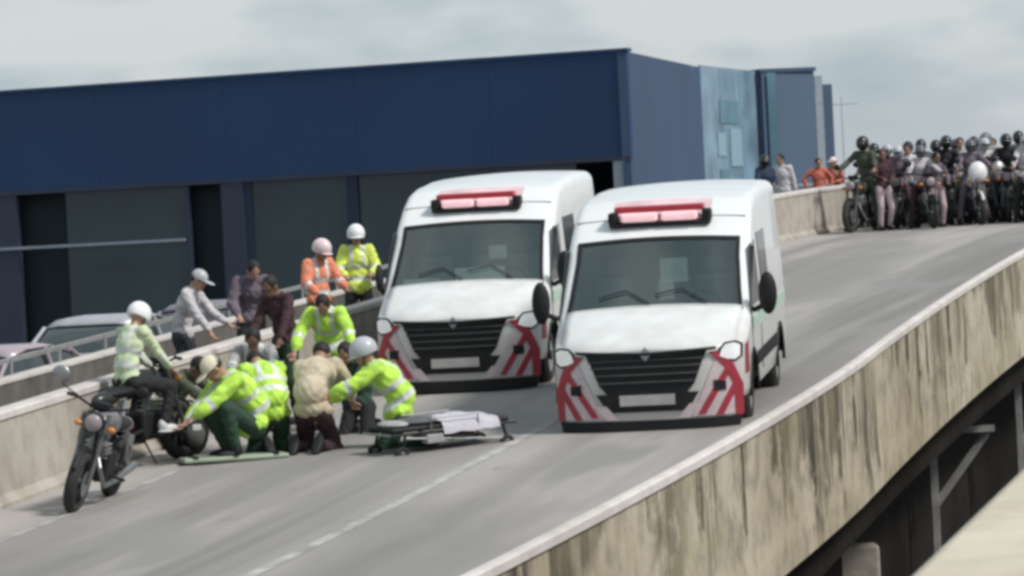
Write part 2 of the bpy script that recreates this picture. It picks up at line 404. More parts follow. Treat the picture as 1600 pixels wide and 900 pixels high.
def zfront(px,py): t=tfront(px); return EYE+pix(px,py,(C0+Ld*t).y).z
bd=thing('warehouse_building','long dark navy flat-roofed building with a solid upper band behind the flyover','building',(C0.x,C0.y,0))
ang=math.atan2(-Ld.y,-Ld.x)            # local +x runs from left end towards the corner
bd.rotation_euler=(0,0,ang)
def fb(name,x0,x1,y0,y1,z0,z1,m,bevel=0,label=None):        # local: x = -t, y into building
    return MB().box(((x0+x1)/2,(y0+y1)/2,(z0+z1)/2),(abs(x1-x0),abs(y1-y0),abs(z1-z0))).build(name,m,bd,bevel=bevel,label=label)
zb=zfront(770,256)
LEN=46
fb('core_wall',-LEN,-2.2,.6,14,0,TOPZ-.3,M_DARK)
n=9
for i in range(n):
    x0=-LEN+i*(LEN-.0)/n; x1=-LEN+(i+1)*LEN/n
    fb('cladding_panel',x0+.004,x1-.004,0,.3,zb,TOPZ-.12,M_NAVY)
fb('parapet_cap',-LEN,.05,-.05,.5,TOPZ-.118,TOPZ,M_NAVY)
fb('roof',-LEN,-2.0,.5,14,TOPZ-.298,TOPZ-.16,M_SLATE)
fb('soffit_trim',-LEN,.0,-.03,.28,zb-.14,zb-.003,M_PIL)
def col(px0,px1,name,m,dep=.3,ztop=None,z0=0,y0=.0): fb(name,-tfront(px0),-tfront(px1),y0,y0+dep,z0,(ztop or zb)-.145,m)
col(-500,25,'pillar',M_PIL); col(100,288,'glass_panel',M_GLZ,.1,y0=.12); col(345,380,'pillar',mat('grey navy pillar cladding',(.03,.042,.075),.6))
col(392,540,'glass_panel',M_GLZ,.1,y0=.12); col(380,392,'mullion',mat('dark navy mullion',(.010,.022,.055),.6),.2,y0=.05); col(288,294,'mullion',M_PIL,.2,y0=.05)
col(560,900,'glass_panel',M_GLZ,.1,y0=.12); col(540,558,'mullion',mat('dark navy mullion',(.010,.022,.055),.6),.2,y0=.05); col(960,982,'pillar',M_TRIM,.3)
zr=zfront(200,379); fb('rail',-tfront(-60),-tfront(286),-.06,.02,zr-.05,zr+.05,M_TRIM)
# side wing walls
Sd=V((pix(1093,101,148.6).x,148.6,0)); Se=V((pix(1181,111,157).x,157,0)); Sf=V((pix(1272,106,157).x,157.5,0))
def wallseg(name,P,Q,z0,z1,th,m,parent):
    d=(Q-P).normalized(); nrm=V((-d.y,d.x,0)); vs=[]
    for q in (P,Q):
        for o_ in (0,th):
            for z in (z0,z1): r=q+nrm*o_; vs.append(parent.matrix_world.inverted()@V((r.x,r.y,z)))
    return MB().add(vs,[(0,1,3,2),(4,6,7,5),(0,4,5,1),(2,3,7,6),(0,2,6,4),(1,5,7,3)]).build(name,m,parent)
bpy.context.view_layer.update()
for i in range(4):
    P=C0.lerp(Sd,i/4+.0003); Q=C0.lerp(Sd,(i+1)/4-.0003); wallseg('side_panel',P,Q,0,TOPZ-.12,.3,M_NAVYLIT,bd)
gt=thing('glass_tower','pale teal glass front section at the right end of the navy building','building',(Sd.x,Sd.y,0))
bpy.context.view_layer.update()
GT=EYE+pix(1181,111,157).z
wallseg('core_wall',Sd+V((-.3,.3,0)),Se+V((-.3,.1,0)),0,GT-.1,4,M_DARK,gt)
rnd=random.Random(4)
for i in range(3):
    for j in range(2):
        P=Sd.lerp(Se,i/3+.003); Q=Sd.lerp(Se,(i+1)/3-.003)
        z0=1+(GT-1)*j/2+.01; z1=1+(GT-1)*(j+1)/2-.01
        wallseg('glass_panel',P,Q,z0,z1,.08,M_TEAL,gt)
M_PRINT=mat('pale teal print',(.25,.37,.45),.5); on=V((.95,-.32,0))*.035
for (u0_,u1_,za,zb_,mm) in ((.30,.62,.66,.80,M_TEALD),(.46,.66,.40,.63,M_PRINT),(.24,.38,.46,.60,M_PRINT),(.26,.42,.20,.38,M_TEALD)):
    o_=wallseg('print_patch',Sd.lerp(Se,u0_)+on,Sd.lerp(Se,u1_)+on,EYE+(GT-EYE)*za,EYE+(GT-EYE)*zb_,.02,mm,gt)
fbk=thing('office_block','blue grey block at the far right end of the row of buildings','building',(Se.x,Se.y,0))
bpy.context.view_layer.update()
wallseg('front_wall',Se+V((.2,-.4,0)),Sf,0,GT-.1,6,M_SLATE,fbk); wallseg('roof_edge',Se+V((.15,-.46,0)),Sf+V((.1,-.06,0)),GT-.098,GT+.06,6.2,M_NAVYLIT,fbk)
wallseg('corner_strip',Sf+V((.02,0,0)),Sf+V((.34,.1,0)),0,GT-.3,.4,M_TRIM,fbk)
wallseg('window',Se+V((.4,-.44,0)),Se+V((.75,-.44,0)),2,GT-.12,.05,M_TEALD,fbk)
p=pix(1289,132,170); t_=thing('sign_pylon','slim dark grey pylon beside the far block','pylon',(p.x,p.y,0))
MB().box((0,0,(EYE+p.z)/2),(.55,.5,EYE+p.z)).build('shaft',M_SLATE,t_,bevel=.03); MB().box((0,0,.3),(1.2,1.2,.6)).build('base',M_WALLIN,t_)
p=pix(1314,150,230); t_=thing('utility_pole','thin faint power pole with a cross arm against the sky','pole',(p.x,p.y,0))
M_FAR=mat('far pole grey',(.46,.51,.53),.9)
MB().tube([(0,0,0),(0,0,EYE+p.z)],[.07,.04],8).build('pole',M_FAR,t_); MB().box((0,0,EYE+p.z-.5),(1.9,.08,.08)).build('cross_arm',M_FAR,t_)
# ------------------------------------------------------------------ ambulance
ST=[(.12,.88,.90,.05),(.16,.90,.95,.06),(.22,.93,.985,.08),(.35,.98,1.01,.1),(.60,1.07,1.03,.11),(.80,1.15,1.035,.11),(.95,1.22,1.035,.10),(1.15,1.40,1.035,.12),(1.35,1.58,1.035,.13),(1.55,1.76,1.035,.14),
    (1.75,1.94,1.035,.13),(1.95,2.08,1.035,.13),(2.2,2.23,1.035,.13),(2.5,2.34,1.035,.13),(2.9,2.385,1.035,.12),(3.3,2.40,1.035,.13),(3.7,2.42,1.035,.13),(4.1,2.42,1.035,.13),(4.5,2.42,1.035,.13),(4.9,2.41,1.03,.13),(5.4,2.40,1.02,.13),(5.55,2.37,.99,.13)]
ZB=.36
def lerp_st(y):
    y=max(ST[0][0],min(ST[-1][0],y))
    for a,b in zip(ST,ST[1:]):
        if a[0]<=y<=b[0]:
            t=(y-a[0])/(b[0]-a[0]); return [a[i]+(b[i]-a[i])*t for i in range(1,4)]
def hw(y,z):
    zt,W,r=lerp_st(y); return W*(1-.075*max(0,(z-1.05)/1.4)**1.3)
def fy(x): return -.06+.27*min(1.05,abs(x))**4
def patch(poly,off,mapf,cuts=3,thick=.012):
    bm=bmesh.new(); vs=[bm.verts.new((x,0,z)) for x,z in poly]; bm.faces.new(vs)
    bmesh.ops.triangulate(bm,faces=bm.faces[:])
    for _ in range(cuts): bmesh.ops.subdivide_edges(bm,edges=[e for e in bm.edges if e.calc_length()>.09],cuts=1,use_grid_fill=False); bmesh.ops.triangulate(bm,faces=[f for f in bm.faces if len(f.verts)>3])
    bm.verts.ensure_lookup_table(); me_v=[v.co.copy() for v in bm.verts]; fs=[tuple(v.index for v in f.verts) for f in bm.faces]
    bm.edges.ensure_lookup_table(); be=[tuple(v.index for v in e.verts) for e in bm.edges if len(e.link_faces)==1]; bm.free()
    n=len(me_v); front=[mapf(p.x,p.z,off) for p in me_v]; back=[mapf(p.x,p.z,off-thick) for p in me_v]
    mb=MB(); mb.add(front+back,fs+[tuple(i+n for i in reversed(f)) for f in fs]+[(a,b,b+n,a+n) for a,b in be]); return mb
def mfront(x,z,off): return (x, fy(x)-off+.10*max(0,z-.55)**1.5, z)
def mside(s):
    return lambda y,z,off: (s*(hw(y,z)+off), y, z)
def mir(poly): return [(-x,z) for x,z in poly][::-1]
def glass_mat(name,tint,dens):
    m=bpy.data.materials.new(name); m.use_nodes=True; t=m.node_tree; t.nodes.clear()
    o=t.nodes.new('ShaderNodeOutputMaterial'); mx_=t.nodes.new('ShaderNodeMixShader'); tr=t.nodes.new('ShaderNodeBsdfTransparent'); tr.inputs[0].default_value=(*tint,1)
    gl=t.nodes.new('ShaderNodeBsdfGlossy'); gl.inputs['Roughness'].default_value=.04; gl.inputs[0].default_value=(.85,.95,.92,1)
    fr=t.nodes.new('ShaderNodeFresnel'); fr.inputs[0].default_value=1.5; ad=t.nodes.new('ShaderNodeMath'); ad.inputs[1].default_value=dens; t.links.new(fr.outputs[0],ad.inputs[0])
    t.links.new(ad.outputs[0],mx_.inputs[0]); t.links.new(tr.outputs[0],mx_.inputs[1]); t.links.new(gl.outputs[0],mx_.inputs[2]); t.links.new(mx_.outputs[0],o.inputs[0]); return m
M_WS=glass_mat('windscreen glass',(.74,.82,.78),.13)
M_SEAT=mat('grey seat cloth',(.22,.23,.22),.9); M_DASH=mat('dashboard plastic',(.05,.055,.055),.6); M_CARDGLINT=mat('pale papers',(.85,.86,.82),.8)
M_CAB=mat('grey cab lining',(.24,.26,.25),.8)
M_LAMPW=mat('headlamp lens',(.70,.71,.74),.1,em=(1,.97,.95,.15)); M_BARL=mat('light bar lens',(.80,.50,.53),.2,em=(1,.62,.66,.4)); M_BARR_=mat('red lamp lens',(.38,.03,.045),.25)
M_PLATE=mat('number plate',(.40,.39,.38),.5)
def grime(m):
    t=m.node_tree; b=t.nodes['Principled BSDF']; src=b.inputs['Base Color'].links[0].from_socket
    c=t.nodes.new('ShaderNodeTexCoord'); sp=t.nodes.new('ShaderNodeSeparateXYZ'); t.links.new(c.outputs['Object'],sp.inputs[0])
    n=t.nodes.new('ShaderNodeTexNoise'); n.inputs['Scale'].default_value=4; n.inputs['Detail'].default_value=8; t.links.new(c.outputs['Object'],n.inputs[0])
    a=t.nodes.new('ShaderNodeMath'); a.operation='MULTIPLY_ADD'; a.inputs[1].default_value=1.1; t.links.new(n.outputs[0],a.inputs[0]); 
    g_=t.nodes.new('ShaderNodeMath'); g_.operation='SUBTRACT'; t.links.new(a.outputs[0],g_.inputs[0]); t.links.new(sp.outputs[2],g_.inputs[1]); a.inputs[2].default_value=.25
    r_=t.nodes.new('ShaderNodeMapRange'); r_.inputs[1].default_value=-.6; r_.inputs[2].default_value=.5; r_.inputs[3].default_value=0; r_.inputs[4].default_value=.6; t.links.new(g_.outputs[0],r_.inputs[0])
    x=t.nodes.new('ShaderNodeMix'); x.data_type='RGBA'; t.links.new(r_.outputs[0],x.inputs[0]); t.links.new(src,x.inputs[6]); x.inputs[7].default_value=(.33,.29,.26,1); t.links.new(x.outputs[2],b.inputs['Base Color'])
grime(M_WHITE)
def make_ambulance(label,cards_and_glints,fold=0):
    t=thing('ambulance',label,'ambulance',group='ambulances parked side by side')
    # shell
    def ring(y):
        zt,W,r=lerp_st(y); z0=ZB; pts=[]
        side=[z0+(zt-r-z0)*k/10 for k in range(11)]
        for z in side: pts.append((hw(y,z)-(.03 if z<z0+.02 else 0),z))
        ht=hw(y,zt-r)
        for k in range(1,6):
            a=pi/2*k/5; pts.append((ht-r+r*cos(a),zt-r+r*sin(a)))
        inner=max(.1,ht-r)
        for k in range(1,7):
            q=inner*(1-k/6); pts.append((q,zt+.035*(1-(q/inner)**2)*min(1,(y-.1)/.5)))
        full=pts+[(-x,z) for x,z in pts[:-1][::-1]]
        return full
    ys=[]
    for a_,b_ in zip(ST,ST[1:]):
        k=max(1,round((b_[0]-a_[0])/.1)); ys+=[a_[0]+(b_[0]-a_[0])*i/k for i in range(k)]
    ys.append(ST[-1][0]); R=[ring(y) for y in ys]; k=len(R[0]); vs=[(x,y,z) for y,r_ in zip(ys,R) for x,z in r_]; fs=[]
    for i in range(len(ys)-1):
        ym=(ys[i]+ys[i+1])/2
        for j in range(k-1):
            zm=(R[i][j][1]+R[i][j+1][1]+R[i+1][j][1]+R[i+1][j+1][1])/4; xm=abs(R[i][j][0]+R[i][j+1][0])/2
            if any((ym-c)**2+(zm-.36)**2<.43**2 for c in (.98,4.35)) and xm>.8 and zm<.9: continue
            if .97<ym<1.74 and (15<=j<=k-17): continue                       # windscreen opening
            fs.append((i*k+j,i*k+j+1,(i+1)*k+j+1,(i+1)*k+j))
    fs.append(tuple((len(ys)-1)*k+j for j in range(k)))
    MB().add(vs,fs).build('body',M_WHITE,t,smooth=True,angle=50)
    MB().box((0,2.9,.40),(1.75,5.0,.14)).build('chassis',M_BLACK,t)
    MB().tube([(x*.93,2.08,lerp_st(2.08)[0]+.030*(1-x*x)-.0) for x in [-1+.2*i for i in range(11)]],.008,5).build('roof_seam',M_CAB,t)
    # bonnet
    mb=MB(); nx,ny=20,10; vs=[]
    for i in range(nx+1):
        x=-.94+1.88*i/nx
        for j in range(ny+1):
            v=j/ny; y0=fy(x)+.03; y=y0+(1.0-y0)*v; vs.append((x,y, .87+.025*0+.40*v**.92+.055*sin(pi*v)*.6+.04*(1-(x/.94)**2)-(.05 if j==0 else 0)))
    mb.add(vs,[(i*(ny+1)+j,(i+1)*(ny+1)+j,(i+1)*(ny+1)+j+1,i*(ny+1)+j+1) for i in range(nx) for j in range(ny)])
    o=mb.build('bonnet',M_WHITE,t,smooth=True,angle=60); so=o.modifiers.new('solid','SOLIDIFY'); so.thickness=.02; so.offset=-1
    # fascia and bumper
    patch([(-.95,.17),(.95,.17),(.99,.60),(.95,.86),(.5,.90),(0,.92),(-.5,.90),(-.95,.86),(-.99,.60)],0,mfront,4,.05).build('bumper',M_WHITE,t,smooth=True)
    patch([(-.93,.05),(.93,.05),(.96,.18),(.45,.18),(-.45,.18),(-.96,.18)],.02,mfront,4,.08).build('lower_skirt',M_BLACK,t,smooth=True)
    patch([(-.42,.46),(.42,.46),(.50,.55),(.62,.86),(.66,.915),(.15,.885),(0,.86),(-.15,.885),(-.66,.915),(-.62,.86),(-.50,.55)],.022,mfront,4,.03).build('grille',M_BLACK,t,smooth=True)
    for z in (.58,.66,.74,.81):
        MB().tube([(x,fy(x)-.034+.10*max(0,z-.55)**1.5,z) for x in [(-.47-.14*(z-.5)/.3)+2*(.47+.14*(z-.5)/.3)*i/10 for i in range(11)]],.009,6).build('grille_bar',M_DASH,t)
    MB().tube([(x*.98,fy(x)-.035,.905-.03*(1-(abs(x)/.75))) for x in [-.75+1.5*i/12 for i in range(13)]],.018,6).build('grille_trim',M_BLACK,t)
    patch([(0,.80),(.06,.87),(0,.95),(-.06,.87)],.05,mfront,1,.015).build('emblem',M_CHROME,t)
    patch([(-.42,.27),(.42,.27),(.54,.46),(-.54,.46)],.02,mfront,3,.02).build('lower_intake',M_BLACK,t,smooth=True)
    patch([(-.29,.34),(.29,.34),(.29,.45),(-.29,.45)],.042,mfront,2,.01).build('number_plate',M_PLATE,t)
    for s in (1,-1):
        S=(lambda q: q) if s>0 else mir
        patch(S([(.74,.80),(.82,.76),(.92,.74),(.99,.79),(1.0,.92),(.93,.96),(.82,.95),(.76,.89)]),.02,mfront,2,.03).build('headlight_surround',M_BLACK,t,smooth=True)
        patch(S([(.77,.81),(.84,.78),(.92,.765),(.97,.80),(.975,.91),(.92,.94),(.83,.93),(.79,.88)]),.03,mfront,2,.03).build('headlight',M_LAMPW,t,smooth=True)
        patch(S([(.46,.20),(.94,.20),(.97,.60),(.88,.80),(.74,.82),(.66,.64),(.60,.48)]),.014,mfront,3,.01).build('pale_panel',M_PINK,t,smooth=True)
        patch(S([(.66,.86),(.74,.87),(.90,.73),(.99,.50),(.98,.19),(.90,.19),(.90,.50),(.81,.70)]),.022,mfront,3,.01).build('red_stripe',M_RED,t,smooth=True)
        for (xa,za,xb,zb_) in ((.52,.22,.84,.68),(.70,.20,.90,.50)):
            patch(S([(xa,za),(xa+.08,za),(xb+.05,zb_),(xb-.01,zb_+.03)]),.022,mfront,2,.008).build('red_stripe',M_RED,t,smooth=True)
        patch(S([(.70,.46),(.82,.46),(.82,.55),(.70,.57)]),.028,mfront,1,.02).build('fog_lamp',M_BLACK,t)
        patch(S([(.30,.19),(.44,.19),(.56,.34),(.44,.34)]),.022,mfront,2,.01).build('pale_panel',M_PINK,t,smooth=True)
        # cab side window
        patch([(1.02,1.24),(1.95,1.24),(1.95,1.88),(1.62,1.88)][::1],.008,mside(s),3,.01).build('side_window',M_GLASSD,t,smooth=True)
        patch([(2.4,1.35),(3.3,1.35),(3.3,1.95),(2.4,1.95)],.008,mside(s),3,.01).build('side_window',M_GLASSD,t,smooth=True)
        patch([(1.0,.98),(5.4,.98),(5.4,1.12),(1.0,1.12)],.006,mside(s),4,.008).build('side_stripe',mat('pale green side film',(.42,.55,.47),.5),t,smooth=True)
        patch([(1.45,.58),(3.9,.58),(3.9,.72),(1.45,.72)],.01,mside(s),4,.012).build('rubbing_strip',M_BLACK,t,smooth=True)
        patch([(.30,.60),(.50,.60),(.52,.92),(.34,.90)],.008,mside(s),2,.008).build('red_stripe',M_RED,t,smooth=True)
        # door seam and handle
        for y_ in (1.0,2.05):
            MB().tube([(s*(hw(y_,z)+.001),y_,z) for z in (.5,.8,1.2)]+([(s*(hw(y_,z)+.001),y_,z) for z in (1.5,1.9)] if y_>2 else []),.006,4).build('door_seam',M_BLACK,t)
        MB().box((s*(hw(1.9,1.1)+.02),1.86,1.16),(.03,.16,.035)).build('door_handle',M_BLACK,t,bevel=.006)
        # wheels + arches
        for c in (.98,4.35):
            MB().torus((s*(hw(c,.5)-.005),c,.36),.435,.022,'X',24,6,a0=-.05,a1=pi+.05).build('wheel_arch',M_BLACK,t,smooth=True)
            MB().disc((s*.70,c,.42),.43,.35,'X',20).build('arch_liner',M_BLACK,t)
            w_=MB().torus((s*.90,c,.345),.25,.095,'X',28,10).build('wheel',M_RUBBER,t,smooth=True)
            MB().disc((s*.93,c,.345),.19,.10,'X',20).build('rim',M_STEEL,w_); MB().disc((s*.985,c,.345),.06,.02,'X',12).build('hub_cap',M_BLACK,w_)
        # mirror
        fx=(1.10 if (fold and s<0) else 1.22); fs_=(.05,.12,.17) if (fold and s<0) else (.10,.07,.23); mi=MB().ell((s*fx,.98+.1*(fx<1.2),1.38),fs_,n=14).build('mirror',M_BLACK,t,smooth=True)
        MB().tube([(s*1.02,1.12,1.22),(s*1.06,1.05,1.2),(s*(fx-.03),1.02,1.26)],.028,8).build('mirror_arm',M_BLACK,mi,smooth=True)
        MB().ell((s*fx,1.03+.1*(fx<1.2),1.38),(.04 if fx<1.2 else .075,.03,.13),n=12).build('mirror_glass',M_CHROME,mi,smooth=True)
        # A-pillar rubber / window frame
        MB().tube([(s*(hw(y_,0)-.0-.02),y_,lerp_st(y_)[0]-.10) for y_ in (1.0,1.2,1.4,1.6,1.75)],.014,6).build('pillar_trim',M_BLACK,t)
    # windscreen glass with dark frit border
    def ws(x,y,off):
        zt,W,r=lerp_st(y); inner=hw(y,zt-r)-r; return (x*(inner+.0), y-off*.7, zt+.035*(1-min(1,abs(x))**2)+off*.7)
    g_=MB(); nx,ny=16,8; X=lambda i: -1+2*i/nx
    g_.add([ws(X(i),.955+(1.755-.955)*j/ny,.006) for i in range(nx+1) for j in range(ny+1)],[(i*(ny+1)+j,(i+1)*(ny+1)+j,(i+1)*(ny+1)+j+1,i*(ny+1)+j+1) for i in range(nx) for j in range(ny)])
    g_.build('windscreen',M_WS,t,smooth=True)
    fr_=MB()
    for (a_,b_,c_,d_) in ((-1.02,1.02,.945,.985),(-1.02,1.02,1.72,1.765),(-1.02,-.97,.985,1.72),(.97,1.02,.985,1.72)):
        n1=12
        vs=[ws(a_+(b_-a_)*i/n1,c_+(d_-c_)*j/4,.013) for i in range(n1+1) for j in range(5)]
        fr_.add(vs,[(i*5+j,(i+1)*5+j,(i+1)*5+j+1,i*5+j+1) for i in range(n1) for j in range(4)])
    fr_.build('windscreen_frame',M_BLACK,t,smooth=True)
    for s in (-.05,.62):
        MB().tube([ws(s,1.0,.03),ws(s-.30,1.16,.03),ws(s-.62,1.10,.03)],.008,5).build('wiper',M_BLACK,t)
    # cab interior
    MB().box((0,1.05,1.05),(1.84,.5,.22)).build('dashboard',M_DASH,t,bevel=.04); MB().box((0,2.35,1.5),(1.8,.04,1.4)).build('bulkhead',M_CAB,t)
    MB().box((0,1.7,.62),(1.84,1.3,.05)).build('cab_floor',M_DASH,t)
    for x_ in (-.55,.1,.55):
        s_=MB().box((x_,2.05,1.2),(.44,.16,.70)).box((x_,1.85,.85),(.46,.45,.14)).build('seat',M_SEAT,t,bevel=.05); MB().box((x_,2.08,1.66),(.24,.1,.18)).build('headrest',M_SEAT,s_,bevel=.04)
    MB().torus((.5,1.35,1.22),.19,.015,'Y',20,6).build('steering_wheel',M_BLACK,t)
    for (x_,y_,z_,a_,b_,c_) in cards_and_glints: MB().box((x_,y_,z_),(a_,b_,c_)).build('pale_card_glint',M_CARDGLINT,t)  # pale cards in the cab; some imitate windscreen reflections by their colour
    # light bar and its pink glow, put on the roof as a coloured patch
    lb=MB().box((0,1.98,2.125),(1.12,.22,.05)).box((-.515,1.98,2.20),(.10,.22,.13)).box((.515,1.98,2.20),(.10,.22,.13)).build('light_bar',M_BLACK,t,bevel=.025)
    MB().box((0,1.99,2.29),(.98,.22,.07)).build('red_lens',M_BARR_,lb,bevel=.02); 
    for x_ in (-.22,.22): MB().box((x_,1.90,2.205),(.40,.12,.10)).build('lamp',M_BARL,lb,bevel=.03)
    for x_ in (-.46,.46): MB().box((x_,2.0,2.11),(.05,.1,.10)).build('mount',M_BLACK,lb)
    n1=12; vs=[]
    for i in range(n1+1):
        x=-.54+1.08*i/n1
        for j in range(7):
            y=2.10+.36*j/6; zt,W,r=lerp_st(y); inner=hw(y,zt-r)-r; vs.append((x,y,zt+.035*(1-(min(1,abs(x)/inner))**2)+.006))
    MB().add(vs,[(i*7+j,(i+1)*7+j,(i+1)*7+j+1,i*7+j+1) for i in range(n1) for j in range(6)]).build('roof_glow',M_ROOFGLOW,t,smooth=True)
    MB().box((0,5.585,1.45),(.02,.03,1.95)).box((-.0,5.60,.45),(1.9,.12,.14)).build('rear_step',M_BLACK,t)
    return t
def park(o,px0,px1,py,head):
    a=ground(px0,py); b=ground(px1,py-(px1-px0)*.05); c=(a+b)/2
    o.location=(c.x,c.y,EYE+zd(c.y)+.0)
    o.rotation_euler=(Matrix.Rotation(-head,4,'Z')@Matrix.Rotation(SLOPE,4,'X')).to_euler(); return c
A1=make_ambulance('white ambulance nearer the stained wall, further forward of the two',[(.16,1.62,1.63,.30,.03,.26),(.07,1.60,1.42,.16,.03,.20),(-.30,1.2,1.19,.34,.2,.04)])
park(A1,866,1167,690,.155)
A2=make_ambulance('white ambulance further back, partly hidden by the other ambulance',[(.1,1.12,1.20,.6,.26,.06),(-.62,1.1,1.19,.36,.24,.05),(.12,1.28,1.34,.62,.03,.20),(-.60,1.22,1.27,.46,.03,.12),(.30,1.6,1.6,.22,.03,.16)],fold=1)  # pale cards added here imitate reflections in the windscreen
park(A2,583,850,624,.17)
# ------------------------------------------------------------------ motorcycles
def make_bike(label,tank,style=0,steer=0.0,big_mirror=False):
    t=thing('motorcycle',label,'motorcycle')
    for nm,y in (('front',-.66),('rear',.66)):
        c=(0,y,.31); w_=MB().torus(c,.255,.058,'X',30,10).build('wheel',M_RUBBER,t,smooth=True)
        MB().torus(c,.205,.014,'X',28,6).build('rim',M_CHROME if style==1 else M_BLACK,w_,smooth=True)
        sp=MB()
        for i in range(6):
            a=i*pi/3; sp.tube([c,(0,y+.2*cos(a),.31+.2*sin(a))],.011,5)
        sp.disc(c,.045,.12,'X',12).build('spoke',mat('dark wheel spokes',(.10,.10,.10),.5,.5),w_)
        MB().disc((.075,y,.31),.13,.006,'X',20).build('brake_disc',M_CHROME,w_)
    for s in (-1,1):
        MB().tube([(s*.10,-.66,.31),(s*.10,-.40,.98)],[.026,.022],8).build('fork',mat('dark fork metal',(.12,.12,.125),.45,.6),t,smooth=True)
        MB().tube([(s*.09,.66,.31),(s*.09,.1,.38)],.024,8).build('swingarm',M_BLACK,t)
        MB().tube([(s*.11,.62,.36),(s*.11,.42,.72)],.028,8).build('shock_absorber',M_CHROME,t)
        MB().tube([(0,-.40,1.0),(s*.14,-.38,1.04),(s*.30,-.30,1.08)],.013,8).build('handlebar',M_BLACK,t); 
        MB().tube([(s*.30,-.30,1.08),(s*.40,-.24,1.07)],.02,8).build('grip',M_RUBBER,t)
        R_=.085 if (big_mirror and s<0) else .06
        q=(s*.36,-.34,1.27) if not (big_mirror and s<0) else (-.46,-.42,1.27)
        mi=MB().ell(q,(R_*1.1,.03,R_),n=14).build('mirror',M_CHROME if big_mirror and s<0 else M_BLACK,t,smooth=True); MB().tube([(s*.26,-.32,1.08),(q[0]*.9,q[1],q[2]-.10),q],.008,6).build('mirror_stalk',M_BLACK,mi)
        MB().ell((s*.17,-.50,.86),(.045,.03,.03),n=10).build('indicator_lamp',mat('amber lens',(.6,.22,.04),.3),t,smooth=True)
        MB().tube([(s*.05,.05,.33),(s*.28,.05,.31)],.016,6).build('foot_peg',M_BLACK,t)
    MB().torus((0,-.66,.31),.335,.028,'X',16,6,a0=.5,a1=2.6).build('mudguard',tank if style==1 else M_BLACK,t,smooth=True)
    MB().torus((0,.66,.33),.36,.035,'X',16,6,a0=-.3,a1=1.9).build('mudguard',M_BLACK,t,smooth=True)
    MB().ell((0,-.12,.86),(.15,.29,.14),n=18).build('fuel_tank',tank,t,smooth=True)
    MB().ell((0,.34,.80),(.13,.36,.065),n=16).build('seat',M_BLACK,t,smooth=True)
    MB().ell((0,.62,.76),(.09,.22,.08),n=12).build('tail_fairing',tank,t,smooth=True)
    MB().box((0,-.02,.42),(.26,.34,.30)).build('engine',M_BLACK,t,bevel=.04)
    e_=MB().tube([(0,-.12,.5),(0,-.22,.70)],.085,14).build('cylinder_head',M_STEEL,t,smooth=True)
    for i in range(4): MB().box((0,-.14-.022*i,.53+.045*i),(.23,.2,.012)).build('cooling_fin',M_STEEL,e_)
    MB().tube([(.0,-.26,.62),(.10,-.36,.45),(.13,-.15,.24),(.14,.2,.26),(.16,.75,.36)],[.022,.022,.025,.03,.045],10).build('exhaust',M_CHROME,t,smooth=True)
    MB().tube([(0,-.38,.92),(0,-.28,.5),(0,.0,.25),(0,.2,.3),(0,.3,.7),(0,-.3,.82)],.02,8).build('frame',M_BLACK,t)
    h_=MB().ell((0,-.53,.90),(.105,.09,.105),n=16).build('headlight',M_BLACK,t,smooth=True); MB().ell((0,-.575,.90),(.088,.055,.088),n=16).build('lens',M_LAMPW if style==9 else mat('dull lens',(.30,.25,.27),.3),h_,smooth=True)
    MB().box((0,-.42,1.06),(.20,.10,.08)).build('instrument_panel',M_BLACK,t,bevel=.02)
    if style==1:
        MB().ell((0,-.50,1.02),(.19,.14,.22),n=16).build('fairing',tank,t,smooth=True)
    MB().box((0,.86,.58),(.16,.01,.11)).build('number_plate',M_PLATE,t)
    MB().ell((0,.84,.72),(.06,.025,.03),n=10).build('tail_lamp',M_BARR_,t,smooth=True)
    MB().tube([(-.08,.1,.26),(-.24,.16,.03)],.012,6).build('side_stand',M_BLACK,t)
    return t
def place(o,p,yaw,lean=0,pitch=0):
    o.location=p; o.rotation_euler=(Matrix.Rotation(SLOPE*.9,4,'X')@Matrix.Rotation(yaw,4,'Z')@Matrix.Rotation(lean,4,'Y')@Matrix.Rotation(pitch,4,'X')).to_euler()
B_A=make_bike('grey and black motorcycle parked alone by the pale wall, its front wheel towards us',mat('gunmetal paint',(.20,.19,.20),.35,.4),2,big_mirror=True)
p=ground(112,803); p=p+V((.10,.66,0)); p.z=EYE+zd(p.y); place(B_A,p,radians(-10),radians(16)); B_A.scale=(.96,)*3
B_B=make_bike('black motorcycle carrying the rider in the faded hi-vis jacket beside the pale wall',mat('black tank paint',(.02,.02,.022),.3),0)
p2=ground(228,728); p2.z=EYE+zd(p2.y); place(B_B,p2,radians(152),radians(3))

